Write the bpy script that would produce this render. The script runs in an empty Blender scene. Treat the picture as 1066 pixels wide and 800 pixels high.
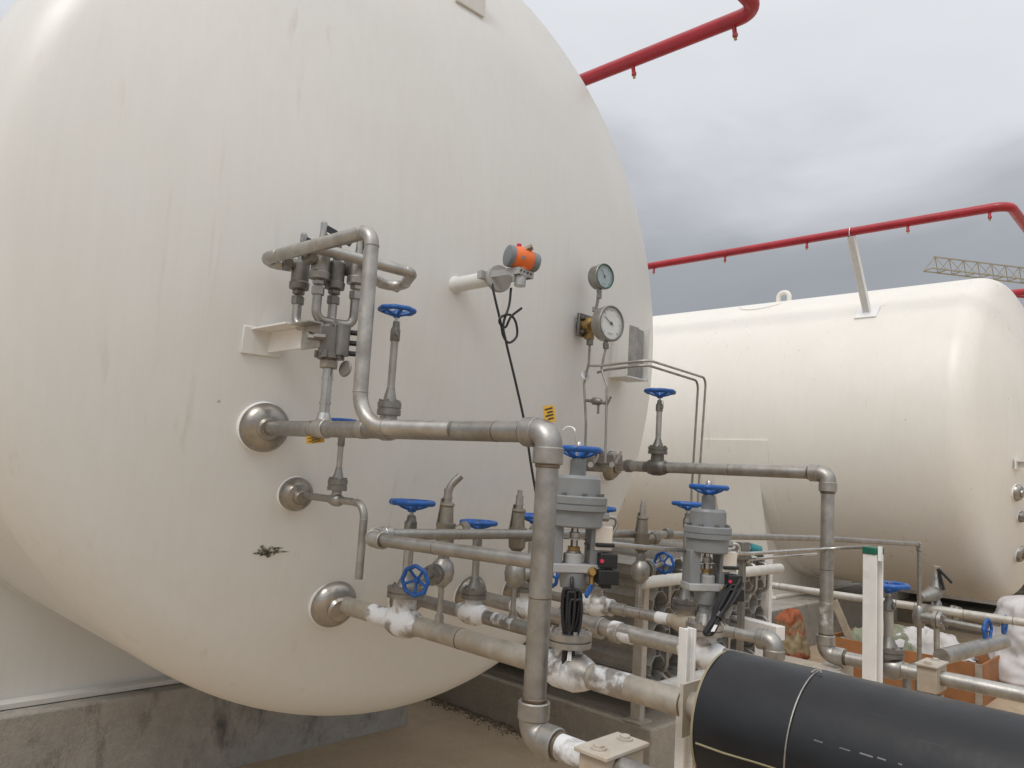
import bpy, math, random
from mathutils import Vector as V, Matrix, noise
random.seed(7)
D = bpy.data
SC = bpy.context.scene
COL = SC.collection
PI = math.pi

# ------------------------------------------------------------------ camera model (recovered from the photograph)
CW, CH, FPX = 1066.0, 800.0, 789.1578
YAW, PITCH, ROLL = math.radians(45.92183), math.radians(6.74091), math.radians(3.56706)
CAM = V((-2.03482, -2.69468, -0.70448))          # z = 0 is the tank axis; everything is lifted onto z = 0 ground at the end
fwd = V((math.sin(YAW) * math.cos(PITCH), math.cos(YAW) * math.cos(PITCH), math.sin(PITCH)))
rgt0 = V((math.cos(YAW), -math.sin(YAW), 0)); up0 = rgt0.cross(fwd)
RGT = math.cos(ROLL) * rgt0 + math.sin(ROLL) * up0
UPV = -math.sin(ROLL) * rgt0 + math.cos(ROLL) * up0
GZ = -2.33                                        # ground height below the tank axis
R = 1.70
RC, RK = 3.30, 0.28                           # dished head: crown and knuckle radius
YC = math.sqrt((RC - RK) ** 2 - (R - RK) ** 2)
T2 = V((7.3466, -0.6828 - .065, 0)); TY = -.065                      # second tank

def ray(px, py):
    return ((px - CW / 2) / FPX * RGT - (py - CH / 2) / FPX * UPV + fwd).normalized()
def at(px, py, ax, val):                          # a surveyed point: sight line met with a known plane
    d = ray(px, py); i = 'XYZ'.index(ax)
    return CAM + d * ((val - CAM[i]) / d[i])
def headpt(x, z, cx=0, cy=-.065):                     # point on the dished end above (x, z)
    return V((x, cy + YC - math.sqrt(max(RC * RC - (x - cx) ** 2 - z * z, 0)), z))
def headn(p, cx=0, cy=-.065):
    return (p - V((cx, cy + YC, 0))).normalized()

# ------------------------------------------------------------------ mesh builder
def basis(ax):
    ax = ax.normalized()
    u = ax.cross(V((0, 0, 1)))
    if u.length < 1e-3: u = ax.cross(V((1, 0, 0)))
    u.normalize()
    return u, ax.cross(u).normalized(), ax
X_, Y_, Z_ = V((1, 0, 0)), V((0, 1, 0)), V((0, 0, 1))

class MB:
    def __init__(s): s.v = []; s.f = []
    def add(s, vs, fs):
        n = len(s.v); s.v += [V(q) for q in vs]; s.f += [[i + n for i in q] for q in fs]; return s
    def lathe(s, prof, o, ax, seg=20, ph=0.0, ux=None, caps=True):
        u, w, a = basis(V(ax))
        if ux is not None:
            u = (V(ux) - a * a.dot(V(ux))).normalized(); w = a.cross(u)
        o = V(o); vs = []; fs = []; rings = []
        for h, r in prof:
            if r < 1e-6: rings.append([len(vs)]); vs.append(o + a * h)
            else:
                rings.append(list(range(len(vs), len(vs) + seg)))
                for k in range(seg):
                    t = 2 * PI * k / seg + ph
                    vs.append(o + a * h + (u * math.cos(t) + w * math.sin(t)) * r)
        for A, B in zip(rings, rings[1:]):
            for k in range(seg):
                k2 = (k + 1) % seg
                if len(A) == 1 and len(B) == 1: continue
                if len(A) == 1: fs.append([A[0], B[k2], B[k]])
                elif len(B) == 1: fs.append([A[k], A[k2], B[0]])
                else: fs.append([A[k], A[k2], B[k2], B[k]])
        if caps and len(rings[0]) > 1: fs.append(rings[0][::-1])
        if caps and len(rings[-1]) > 1: fs.append(rings[-1][:])
        return s.add(vs, fs)
    def cyl(s, a, b, r, seg=16, r2=None, ch=0.0):
        a, b = V(a), V(b); L = (b - a).length
        r2 = r if r2 is None else r2
        if ch: p = [(0, r - ch), (ch, r), (L - ch, r2), (L, r2 - ch)]
        else: p = [(0, r), (L, r2)]
        return s.lathe(p, a, b - a, seg)
    def hexn(s, a, b, r, ph=0.3):
        a, b = V(a), V(b); L = (b - a).length; c = r * .08
        return s.lathe([(0, r - c), (c, r), (L - c, r), (L, r - c)], a, b - a, 6, ph)
    def tube(s, pts, r, seg=14, closed=False, caps=True, rf=None):
        pts = [V(p) for p in pts]; n = len(pts); vs = []; fs = []
        tan = []
        for i in range(n):
            if closed: t = pts[(i + 1) % n] - pts[i - 1]
            else: t = pts[min(i + 1, n - 1)] - pts[max(i - 1, 0)]
            tan.append(t.normalized())
        u, w, _ = basis(tan[0])
        for i in range(n):
            u = (u - tan[i] * u.dot(tan[i]))
            if u.length < 1e-5: u, w, _ = basis(tan[i])
            u.normalize(); w = tan[i].cross(u)
            rr = r if rf is None else r * rf(i / (n - 1))
            for k in range(seg):
                t = 2 * PI * k / seg
                vs.append(pts[i] + (u * math.cos(t) + w * math.sin(t)) * rr)
        m = n if closed else n - 1
        for i in range(m):
            j = (i + 1) % n
            for k in range(seg):
                k2 = (k + 1) % seg
                fs.append([i * seg + k, i * seg + k2, j * seg + k2, j * seg + k])
        if not closed and caps:
            fs.append(list(range(seg))[::-1]); fs.append([(n - 1) * seg + k for k in range(seg)])
        return s.add(vs, fs)
    def box(s, c, size, u=X_, w=Y_):
        c = V(c); u = V(u).normalized(); w = V(w); w = (w - u * u.dot(w)).normalized(); a = u.cross(w)
        hx, hy, hz = [q / 2 for q in size]
        vs = [c + u * (i * hx) + w * (j * hy) + a * (k * hz) for k in (-1, 1) for j in (-1, 1) for i in (-1, 1)]
        return s.add(vs, [[0, 2, 3, 1], [4, 5, 7, 6], [0, 1, 5, 4], [2, 6, 7, 3], [0, 4, 6, 2], [1, 3, 7, 5]])
    def bar(s, a, b, wd, th, side=Z_):            # rectangular bar from a to b
        a, b = V(a), V(b); d = (b - a)
        return s.box((a + b) / 2, (d.length, wd, th), d, d.cross(V(side)).cross(d) if abs(d.normalized().dot(V(side))) < .99 else X_)
    def prism(s, poly, o, u, w, d):               # poly in (u, w), extruded by vector d
        o, u, w, d = V(o), V(u), V(w), V(d); n = len(poly)
        vs = [o + u * p + w * q for p, q in poly] + [o + u * p + w * q + d for p, q in poly]
        return s.add(vs, [list(range(n))[::-1], list(range(n, 2 * n))] + [[i, (i + 1) % n, (i + 1) % n + n, i + n] for i in range(n)])
    def ibeam(s, a, b, H, W, t, side):            # I section from a to b, web along side
        a, b = V(a), V(b); d = b - a; w = V(side).normalized(); u = d.normalized().cross(w).normalized()
        h, q = H / 2, W / 2
        P = [(-q, -h), (q, -h), (q, -h + t), (t / 2, -h + t), (t / 2, h - t), (q, h - t), (q, h), (-q, h), (-q, h - t), (-t / 2, h - t), (-t / 2, -h + t), (-q, -h + t)]
        return s.prism(P, a, u, w, d)

def fillet(pts, rad, n=7):
    pts = [V(p) for p in pts]; out = [pts[0]]
    rr = rad if isinstance(rad, (list, tuple)) else [rad] * (len(pts) - 2)
    for i in range(1, len(pts) - 1):
        p, a, b = pts[i], pts[i - 1] - pts[i], pts[i + 1] - pts[i]
        la, lb = a.length, b.length; a.normalize(); b.normalize()
        ang = a.angle(b)
        if ang > PI - .02: out.append(p); continue
        d = min(rr[i - 1] / math.tan(ang / 2), la * .49, lb * .49); r = d * math.tan(ang / 2)
        c = p + (a + b).normalized() * (r / math.sin(ang / 2))
        s0, s1 = p + a * d - c, p + b * d - c
        for k in range(n + 1):
            q = s0.lerp(s1, k / n).normalized() * r if s0.angle(s1) > 2.9 else s0.normalized().slerp(s1.normalized(), k / n) * r
            out.append(c + q)
    out.append(pts[-1]); return out
def smooth(pts, n=6):                             # Catmull-Rom
    pts = [V(p) for p in pts]; P = [2 * pts[0] - pts[1]] + pts + [2 * pts[-1] - pts[-2]]; o = []
    for i in range(1, len(P) - 2):
        for k in range(n):
            t = k / n; a, b, c, d = P[i - 1:i + 3]
            o.append(.5 * ((2 * b) + (c - a) * t + (2 * a - 5 * b + 4 * c - d) * t * t + (3 * b - a - 3 * c + d) * t ** 3))
    return o + [pts[-1]]

# ------------------------------------------------------------------ objects
ORG = {}
def mk(name, mb, mat, org, sharp=38, bev=0):
    me = D.meshes.new(name); me.from_pydata([v - org for v in mb.v], [], mb.f); me.update()
    me.materials.append(mat)
    for p in me.polygons: p.use_smooth = True
    me.set_sharp_from_angle(angle=math.radians(sharp))
    o = D.objects.new(name, me); COL.objects.link(o)
    if bev:
        m = o.modifiers.new('Bevel', 'BEVEL'); m.width = bev; m.segments = 2; m.limit_method = 'ANGLE'; m.angle_limit = math.radians(40)
    return o
def tag(o, label, cat, group=None, kind=None):
    if label: o['label'] = label
    if cat: o['category'] = cat
    if group: o['group'] = group
    if kind: o['kind'] = kind
def thing(name, label, cat, loc, group=None):
    o = D.objects.new(name, None); COL.objects.link(o); o.location = V(loc); o.empty_display_size = .05
    ORG[o.name] = V(loc); tag(o, label, cat, group); return o
def part(name, mb, mat, parent, label=None, sharp=38, bev=0):
    org = ORG[parent.name]; o = mk(name, mb, mat, org, sharp, bev)
    o.parent = parent; ORG[o.name] = org
    if label: o['label'] = label
    return o
def single(name, mb, mat, label, cat, group=None, kind=None, sharp=38, bev=0):
    n = len(mb.v); c = sum(mb.v, V()) / n; c.z = min(v.z for v in mb.v)
    o = mk(name, mb, mat, c, sharp, bev); o.location = c; ORG[o.name] = c
    tag(o, label, cat, group, kind); return o

# ------------------------------------------------------------------ materials
class NT:
    def __init__(s, name):
        s.m = D.materials.new(name); s.m.use_nodes = True; s.t = s.m.node_tree
        s.b = s.t.nodes['Principled BSDF']; s.pos = s.t.nodes.new('ShaderNodeNewGeometry').outputs['Position']
    def n(s, typ, **k):
        q = s.t.nodes.new(typ)
        for a, b in k.items(): setattr(q, a, b)
        return q
    def l(s, a, b): s.t.links.new(a, b)
    def map(s, sc):
        q = s.n('ShaderNodeMapping'); q.inputs['Scale'].default_value = sc; s.l(s.pos, q.inputs[0]); return q.outputs[0]
    def noise(s, scale, detail=4, rough=.55, sc=None, dist=0):
        q = s.n('ShaderNodeTexNoise'); q.inputs['Scale'].default_value = scale; q.inputs['Detail'].default_value = detail
        q.inputs['Roughness'].default_value = rough; q.inputs['Distortion'].default_value = dist
        s.l(s.map(sc) if sc else s.pos, q.inputs['Vector']); return q.outputs['Fac']
    def ramp(s, fac, stops):
        q = s.n('ShaderNodeValToRGB'); e = q.color_ramp.elements
        while len(e) < len(stops): e.new(.5)
        for i, (p, c) in enumerate(stops):
            e[i].position = p; e[i].color = (c, c, c, 1) if isinstance(c, (int, float)) else (*c, 1)
        s.l(fac, q.inputs[0]); return q.outputs[0]
    def mix(s, fac, a, b, blend='MIX'):
        q = s.n('ShaderNodeMix', data_type='RGBA', blend_type=blend)
        for i, val in ((0, fac), (6, a), (7, b)):
            if isinstance(val, bpy.types.NodeSocket): s.l(val, q.inputs[i])
            elif isinstance(val, (tuple, list)): q.inputs[i].default_value = (*val, 1)
            else: q.inputs[i].default_value = val
        return q.outputs[2]
    def bump(s, h, strength=.2, dist=.01):
        q = s.n('ShaderNodeBump'); q.inputs['Strength'].default_value = strength; q.inputs['Distance'].default_value = dist
        s.l(h, q.inputs['Height']); s.l(q.outputs[0], s.b.inputs['Normal'])
    def set(s, col=None, rough=None, metal=None, spec=None):
        for nm, v in (('Base Color', col), ('Roughness', rough), ('Metallic', metal), ('Specular IOR Level', spec)):
            if v is None: continue
            if isinstance(v, bpy.types.NodeSocket): s.l(v, s.b.inputs[nm])
            elif isinstance(v, (tuple, list)): s.b.inputs[nm].default_value = (*v, 1)
            else: s.b.inputs[nm].default_value = v
        return s

def m_steel(name, lo, hi, r0=.32, r1=.55, metal=.85, tint=(.25, .215, .175), dirt=.4, paste=0.0):
    n = NT(name)
    a = n.ramp(n.noise(22, 5, .65), [(.3, lo), (.7, hi)])
    oi = n.n('ShaderNodeObjectInfo'); rv = n.ramp(oi.outputs['Random'], [(0, .74), (.5, .92), (1, 1.06)])
    a = n.mix(1.0, a, rv, 'MULTIPLY')
    d = n.ramp(n.noise(9, 6, .7, dist=.6), [(.46, 0), (.70, dirt)])
    c = n.mix(d, a, tint)
    lg = n.ramp(n.noise(3.1, 5, .65), [(.35, (.78, .765, .745)), (.65, (1.0, .995, .985))])
    c = n.mix(1.0, c, lg, 'MULTIPLY')
    rgh = n.ramp(n.noise(35, 4), [(.3, r0), (.75, r1)])
    mt = metal
    if paste:
        w = n.ramp(n.noise(15, 6, .62, dist=.3), [(.585 - .3 * paste, 0), (.70 - .3 * paste, .93)])
        c = n.mix(w, c, (.64, .645, .65))
        rgh = n.mix(w, rgh, (.8, .8, .8))
        q = n.n('ShaderNodeMath', operation='MULTIPLY_ADD'); n.l(w, q.inputs[0]); q.inputs[1].default_value = -metal; q.inputs[2].default_value = metal; mt = q.outputs[0]
    n.set(c, rgh, mt); n.bump(n.noise(120, 3), .12, .002); return n.m
def m_paint(name, col, rough=.45, var=.12, dirt=None, damt=.35, scale=14, metal=0, bumpd=.0015):
    n = NT(name)
    dk = tuple(q * (1 - var) for q in col); lt = tuple(min(q * (1 + var), 1) for q in col)
    c = n.ramp(n.noise(scale, 5, .6), [(.3, dk), (.7, lt)])
    if dirt: c = n.mix(n.ramp(n.noise(scale * .6, 6, .7, dist=.5), [(.5, 0), (.75, damt)]), c, dirt)
    n.set(c, n.ramp(n.noise(scale * 2, 3), [(.3, rough - .07), (.7, rough + .1)]), metal)
    n.bump(n.noise(scale * 6, 3), .15, bumpd); return n.m

def m_tank(name, base, warm, run):
    n = NT(name)
    c = n.ramp(n.noise(1.1, 4, .55), [(.3, tuple(q * .95 for q in base)), (.7, base)])
    st = n.ramp(n.noise(7, 5, .6, sc=(1, 1, .03)), [(.50, 0), (.8, .12)])          # rain streaks
    c = n.mix(st, c, warm)
    fs_ = n.ramp(n.noise(34, 4, .65, sc=(1, 1, .05)), [(.36, (.975, .973, .968)), (.62, (1, 1, 1))])
    c = n.mix(1.0, c, fs_, 'MULTIPLY')
    dr = n.mix(1.0, n.ramp(n.noise(19, 3, .5, sc=(1, 1, .06)), [(.64, 0), (.74, run)]), n.ramp(n.noise(1.3, 4, .6), [(.45, 0), (.6, 1)]), 'MULTIPLY')
    c = n.mix(dr, c, (.36, .27, .18))
    mt = n.ramp(n.noise(2.6, 6, .65, dist=.8), [(.42, 0), (.72, .13)])
    c = n.mix(mt, c, (.61, .57, .50))
    big = n.ramp(n.noise(.8, 5, .6, dist=1.2), [(.45, 0), (.8, .25)])
    c = n.mix(big, c, tuple(q * f for q, f in zip(base, (.92, .9, .87))))
    v = n.n('ShaderNodeTexVoronoi'); v.inputs['Scale'].default_value = 6.5; n.l(n.pos, v.inputs['Vector'])
    sp = n.ramp(v.outputs['Distance'], [(.02, .7), (.045, 0)])
    gate = n.ramp(n.noise(1.7, 2), [(.52, 0), (.6, 1)])
    spk = n.mix(1.0, sp, gate, 'MULTIPLY')
    c = n.mix(spk, c, (.2, .15, .11))
    n.set(c, n.ramp(n.noise(3, 4), [(.3, .33), (.7, .46)]), 0)
    n.bump(n.mix(.04, n.noise(1.1, 2), n.noise(40, 3)), .10, .03); return n.m
def m_concrete(name, lo, hi, stain, sc=3.0, stamt=.8, vert=1.0, rough=.9):
    n = NT(name)
    c = n.ramp(n.noise(sc * 2, 7, .7), [(.3, lo), (.72, hi)])
    s = n.ramp(n.noise(sc, 7, .72, sc=(1, 1, vert), dist=.15), [(.53, 0), (.70, stamt)])
    c = n.mix(s, c, stain)
    g = n.ramp(n.noise(60, 4, .7), [(.3, .8), (.7, 1.1)])
    c = n.mix(.6, c, g, 'MULTIPLY')
    n.set(c, rough, 0, .25); n.bump(n.mix(.4, n.noise(sc * 5, 6, .7), n.noise(90, 4, .7)), .75, .015); return n.m

M = {}
M['tank'] = m_tank('white_tank_paint', (.685, .683, .66), (.58, .56, .52), .22)
M['tank_cream'] = m_tank('cream_tank_paint', (.77, .742, .685), (.60, .54, .45), .5)
M['pad'] = m_paint('fresh_white_paint', (.78, .78, .77), .45, .04)
M['post_white'] = m_paint('white_steel_paint', (.74, .72, .69), .4, .06, (.4, .33, .26), .3)
M['steel'] = m_steel('weathered_stainless', (.36, .35, .33), (.54, .525, .50))
M['steel_dk'] = m_steel('dull_cast_steel', (.21, .205, .19), (.33, .32, .30), .4, .62, .8)
M['steel_lt'] = m_steel('bright_stainless', (.5, .49, .47), (.64, .63, .61), .22, .36, .95, dirt=.2)
M['cover'] = m_steel('spun_stainless', (.34, .32, .29), (.47, .445, .41), .24, .42, .95, dirt=.25)
M['paste'] = m_steel('pickled_stainless', (.33, .31, .29), (.47, .45, .42), .4, .6, .7, paste=.62)
M['smear'] = m_steel('smeared_stainless', (.33, .31, .29), (.48, .46, .43), .38, .55, .75, paste=.22)
M['dusty'] = m_steel('dusty_stainless', (.37, .34, .295), (.52, .485, .43), .42, .62, .6, (.36, .29, .2), .6)
M['heat'] = m_steel('heat_tinted_weld', (.17, .13, .095), (.30, .25, .20), .35, .55, .85, (.10, .07, .05), .5)
M['brass'] = m_steel('brass', (.42, .27, .10), (.55, .38, .16), .3, .5, .9, (.2, .13, .06))
M['bronze'] = m_steel('dull_bronze', (.27, .245, .205), (.40, .37, .315), .4, .6, .7, (.15, .11, .07))
M['blue'] = m_paint('blue_enamel', (.006, .085, .33), .4, .15, (.015, .035, .09), .35)
M['grey'] = m_paint('grey_actuator_paint', (.205, .215, .22), .42, .09, (.13, .12, .105), .35)
M['grey_lt'] = m_paint('pale_grey_plate', (.36, .36, .355), .5, .1, (.2, .175, .14), .4)
M['red'] = m_paint('red_pipe_paint', (.36, .018, .03), .36, .14, (.2, .04, .03), .35, 6)
M['black'] = m_paint('black_plastic', (.012, .012, .013), .45, .25)
M['cable'] = m_paint('black_cable_jacket', (.014, .014, .016), .42, .2)
M['orange'] = m_paint('orange_housing_paint', (.72, .15, .025), .4, .08)
M['cap'] = m_paint('slate_cap_paint', (.17, .19, .21), .45, .1)
M['cream'] = m_paint('cream_plastic', (.62, .56, .48), .6, .06)
M['tan'] = m_paint('tan_primer', (.36, .31, .24), .6, .12, (.3, .17, .09), .5)
M['rust_tan'] = m_paint('rusty_galvanised', (.42, .38, .32), .6, .12, (.32, .17, .08), .55, 18)
M['teal'] = m_paint('teal_plastic', (.01, .16, .17), .4, .1)
M['green'] = m_paint('green_pad', (.01, .11, .07), .5, .1)
M['yellow'] = m_paint('yellow_tag', (.52, .30, .03), .55, .08)
M['ink'] = m_paint('dark_ink', (.03, .025, .02), .7, .1)
M['dial'] = m_paint('white_dial', (.62, .64, .63), .5, .03)
M['dial_b'] = m_paint('blue_grey_dial', (.24, .35, .39), .4, .06)
M['pink'] = m_paint('red_lamp', (.6, .03, .09), .3, .05)
M['white'] = m_paint('white_plastic', (.75, .75, .74), .4, .03)
M['foam'] = m_paint('yellow_foam_edge', (.27, .235, .15), .8, .15)
M['dull_white'] = m_paint('dull_white_paint', (.58, .56, .52), .5, .08, (.4, .35, .28), .4)
M['scuff'] = m_paint('chalky_scuff', (.13, .13, .13), .8, .3)
M['khaki'] = m_paint('yellow_crane_paint', (.30, .27, .19), .6, .12, (.2, .12, .06), .4, 1.5)
M['fin'] = m_steel('aluminium_fin', (.47, .46, .43), (.60, .58, .545), .5, .65, .35, (.4, .34, .26), .5)
M['plinth'] = m_concrete('stained_concrete', (.33, .31, .28), (.45, .425, .38), (.085, .078, .068), 4.2, .85, .5)
M['slab'] = m_concrete('dusty_concrete', (.31, .275, .225), (.42, .37, .30), (.18, .16, .13), 3.5, .5)
M['ground'] = m_concrete('tan_yard', (.40, .31, .215), (.50, .395, .28), (.29, .23, .165), 1.3, .6)
M['soil'] = m_concrete('brown_soil', (.15, .115, .08), (.26, .2, .14), (.07, .055, .04), 9, .6)
M['wood'] = m_paint('orange_plywood', (.30, .125, .045), .65, .2, (.16, .075, .035), .5, 5)
M['plank'] = m_paint('weathered_timber', (.30, .25, .19), .8, .2)
M['cloth'] = m_paint('white_sheet', (.52, .50, .50), .85, .1, (.34, .29, .24), .45, 4)
M['tarp'] = m_paint('grey_green_tarp', (.20, .21, .15), .8, .15)

n = NT('glass_clear'); n.set((.9, .92, .92), .08, 0); n.b.inputs['Transmission Weight'].default_value = .0; n.b.inputs['Alpha'].default_value = .12; M['glass'] = n.m
n = NT('black_rubber_wrap')
base = n.ramp(n.noise(9, 5, .6), [(.3, (.007, .008, .010)), (.7, (.013, .014, .017))])
scr = n.ramp(n.noise(30, 3, .5, sc=(6, .25, 6)), [(.68, 0), (.78, .22)])
n.set(n.mix(scr, base, (.16, .16, .16)), n.ramp(n.noise(12, 4), [(.3, .30), (.7, .45)]), 0, .4)
n.bump(n.noise(14, 4), .15, .006); M['rubber'] = n.m
n = NT('printed_paper_sack')
sz = n.n('ShaderNodeSeparateXYZ'); n.l(n.pos, sz.inputs[0])
hz = n.n('ShaderNodeMath', operation='MULTIPLY_ADD'); n.l(n.noise(7, 4, .6), hz.inputs[0]); hz.inputs[1].default_value = .34; n.l(sz.outputs['Z'], hz.inputs[2])
n.set(n.ramp(hz.outputs[0], [(.20, (.26, .085, .045)), (.27, (.27, .10, .055)), (.30, (.27, .215, .125)), (.42, (.30, .235, .145)), (.47, (.36, .15, .085)), (.52, (.29, .225, .135)), (.57, (.30, .10, .05)), (.7, (.32, .10, .045))]), .8, 0, .2)
n.bump(n.noise(12, 5, .7), .5, .02); M['sack'] = n.m
n = NT('chipped_paint'); n.set(n.ramp(n.noise(48, 5, .75), [(.36, (.02, .022, .02)), (.46, (.035, .06, .05)), (.52, (.16, .12, .08)), (.58, (.55, .53, .48)), (.64, (.04, .04, .035))]), .7); M['chip'] = n.m

# ------------------------------------------------------------------ setting
def sheet(nx, ny, x0, x1, y0, y1, fz):
    b = MB(); vs = []; fs = []
    for j in range(ny + 1):
        for i in range(nx + 1):
            x = x0 + (x1 - x0) * i / nx; y = y0 + (y1 - y0) * j / ny; vs.append((x, y, fz(x, y)))
    for j in range(ny):
        for i in range(nx):
            a = j * (nx + 1) + i; fs.append([a, a + 1, a + nx + 2, a + nx + 1])
    return b.add(vs, fs)
g = MB().add([(-400, -400, GZ), (600, -400, GZ), (600, 600, GZ), (-400, 600, GZ)], [[0, 1, 2, 3]])
single('ground', g, M['ground'], 'tan concrete yard under the tanks and pipework', 'ground', kind='structure')

def block(x0, x1, y0, y1, z0, z1, cell=.12, amp=.006):
    b = MB(); b.box(((x0 + x1) / 2, (y0 + y1) / 2, (z0 + z1) / 2), (x1 - x0, y1 - y0, z1 - z0)); return b
PT = at(0, 747, 'Y', 1.2).z                       # plinth top
single('concrete_plinth', block(-1.9, at(424, 757, 'Y', 1.2).x, 1.2, 2.25, GZ - .2, PT), M['plinth'], 'stained grey concrete plinth under the near white tank', 'plinth', bev=.012)
P2Y = at(850, 627, 'Z', PT).y
single('concrete_plinth', block(4.9, 9.6, P2Y, P2Y + 1.1, GZ - .2, PT), M['plinth'], 'grey concrete plinth behind the printed sack, under the far tank', 'plinth', bev=.012)
SX = at(500, 745, 'Z', GZ).x                      # left face of the low slab
ST = (at(500, 701, 'X', SX).z + at(679, 760, 'X', SX).z) / 2
SY = at(679, 760, 'X', SX).y
single('concrete_slab', block(SX, SX + 2.6, SY, SY + 5.5, GZ - .2, ST), M['slab'], 'low dusty concrete slab carrying the finned vaporizer', 'slab', bev=.015)
single('concrete_slab', block(SX + T2.x, SX + T2.x + 2.6, SY + T2.y, SY + T2.y + 5.5, GZ - .2, ST), M['slab'], 'low concrete slab under the vaporizer beyond the far tank', 'slab', bev=.015)
sb = MB(); random.seed(3)
for k in range(1500):
    y = random.uniform(SY - .1, SY + 2.4); x = SX - abs(random.gauss(0, .055)) + .005
    r = random.uniform(.003, .008) * (1 + 1.2 * (random.random() > .93)); u = random.uniform(0, 6)
    sb.lathe([(-r * .7, 0), (-r * .3, r), (r * .4, r * .8), (r * .7, 0)], (x, y, GZ + r * .4), (math.cos(u) * .5, math.sin(u) * .5, 1), 6, u)
single('gravel', sb, M['soil'], 'brown soil and small stones along the slab foot', 'gravel', kind='stuff', sharp=60)

# ------------------------------------------------------------------ tanks
def head_profile():
    a = math.asin((R - RK) / (RC - RK)); p = [(YC - RC, 0.0)]
    for k in range(1, 15): t = a * k / 14; p.append((YC - RC * math.cos(t), RC * math.sin(t)))
    for k in range(1, 11): t = a + (PI / 2 - a) * k / 10; p.append((-RK * math.cos(t), R - RK + RK * math.sin(t)))
    return p
def saddle(b, cx, y0, y1, zb, top_a, hw, padx=.16):
    """webs, slanted end plates and base plate, in the XZ section of the tank"""
    zt = -R * math.cos(top_a); xt = R * math.sin(top_a)
    def web(y, t):
        poly = [(cx - hw, zb), (cx + hw, zb), (cx + xt, zt)]
        for k in range(1, 24):
            a = top_a - 2 * top_a * k / 24; poly.append((cx + R * math.sin(a), -R * math.cos(a)))
        poly.append((cx - xt, zt))
        b.prism(poly, (0, y, 0), X_, Z_, (0, t, 0))
    web(y0, .016); web(y1 - .016, .016)
    for sgn in (-1, 1):
        b.prism([(cx + sgn * hw, zb), (cx + sgn * (hw + .014), zb), (cx + sgn * (xt + .014), zt), (cx + sgn * xt, zt)], (0, y0 - .03, 0), X_, Z_, (0, y1 - y0 + .06, 0))
    b.box((cx, (y0 + y1) / 2, zb - .004), (2 * hw + .12, y1 - y0 + .16, .022))
    return b
def wear_pad(cx, y0, y1, a):
    b = MB(); N = 40; vs = []; fs = []
    for k in range(N + 1):
        t = -a + 2 * a * k / N
        for y in (y0, y1):
            for r in (R - .01, R + .012): vs.append((cx + r * math.sin(t), y, -r * math.cos(t)))
    for k in range(N):
        i = 4 * k; j = i + 4
        fs += [[i + 1, j + 1, j + 3, i + 3], [i + 2, i + 3, j + 3, j + 2], [i + 1, i, j, j + 1]]
        if k == 0: fs.append([i, i + 1, i + 3, i + 2])
    fs.append([N * 4, N * 4 + 2, N * 4 + 3, N * 4 + 1])
    return b.add(vs, fs)
def nozzle(tank, x, z, r, rp, cx=0, cy=-.065, depth=.046):
    p = headpt(x, z, cx, cy); nr = headn(p, cx, cy)
    ax = (nr + V((0, -.5, 0))).normalized()
    b = MB().lathe([(-.04, r * .9), (-.012, r), (.006, r), (.014, r * .985), (.028, r * .9), (.042, r * .72), (depth, r * .45), (depth + .006, rp + .012), (depth + .016, rp + .006)], p, ax, 40)
    o = part('nozzle_cover', b, M['cover'], tank)
    part('weld_collar', MB().lathe([(-.04, r * 1.0), (-.01, r * 1.055), (.003, r * 1.05), (.006, r * 1.0)], p, ax, 40), M['pad'], o)
    return p
def ring_pipe(label, cx, cy, zr, hx, yf, yb, nz, posts, grp):
    r = .043
    pts = [(cx + hx, yb, zr), (cx + hx, yf, zr), (cx - hx, yf, zr), (cx - hx, yb, zr)]
    t = thing('sprinkler_pipe', label, 'pipe', pts[0], grp)
    part('tube', MB().tube(fillet(pts, .12, 10), r, 20), M['red'], t)
    for x, y in nz:
        w = -1 if x < cx else 1
        b = MB().cyl((x, y, zr - .03), (x + w * .01, y - .004, zr - .085), .013, 10).hexn((x + w * .01, y - .004, zr - .08), (x + w * .012, y - .005, zr - .1), .016)
        o = part('spray_nozzle', b, M['red'], t)
        part('brass_tip', MB().cyl((x + w * .012, y - .005, zr - .1), (x + w * .015, y - .006, zr - .118), .009, 8), M['brass'], o)
    for x, y in posts:
        part('pipe_clip', MB().tube([(x - .05, y, zr - .06), (x - .05, y, zr), (x - .035, y, zr + .035), (x, y, zr + .05), (x + .035, y, zr + .035), (x + .05, y, zr), (x + .05, y, zr - .06)], .006, 8), M['steel_lt'], t)
    return t
ZR = 1.955; HX = 1.6790
def pipe_post(tank, cx, x, y):
    sg = -1 if x < cx else 1
    ba = sg * .78; bx, bz = cx + R * math.sin(ba), R * math.cos(ba)
    b = MB(); d = V((x - bx, 0, ZR - .05 - bz))
    b.ibeam(V((bx, y, bz)) - d * .03, V((x, y, ZR - .05)), .07, .06, .008, Y_)
    o = part('pipe_post', b, M['pad'], tank)
    nrm = V((math.sin(ba), 0, math.cos(ba)))
    part('post_pad', MB().box(V((bx, y, bz)) + nrm * .004, (.2, .22, .02), nrm.cross(Y_), Y_), M['pad'], o, bev=.004)

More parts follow.
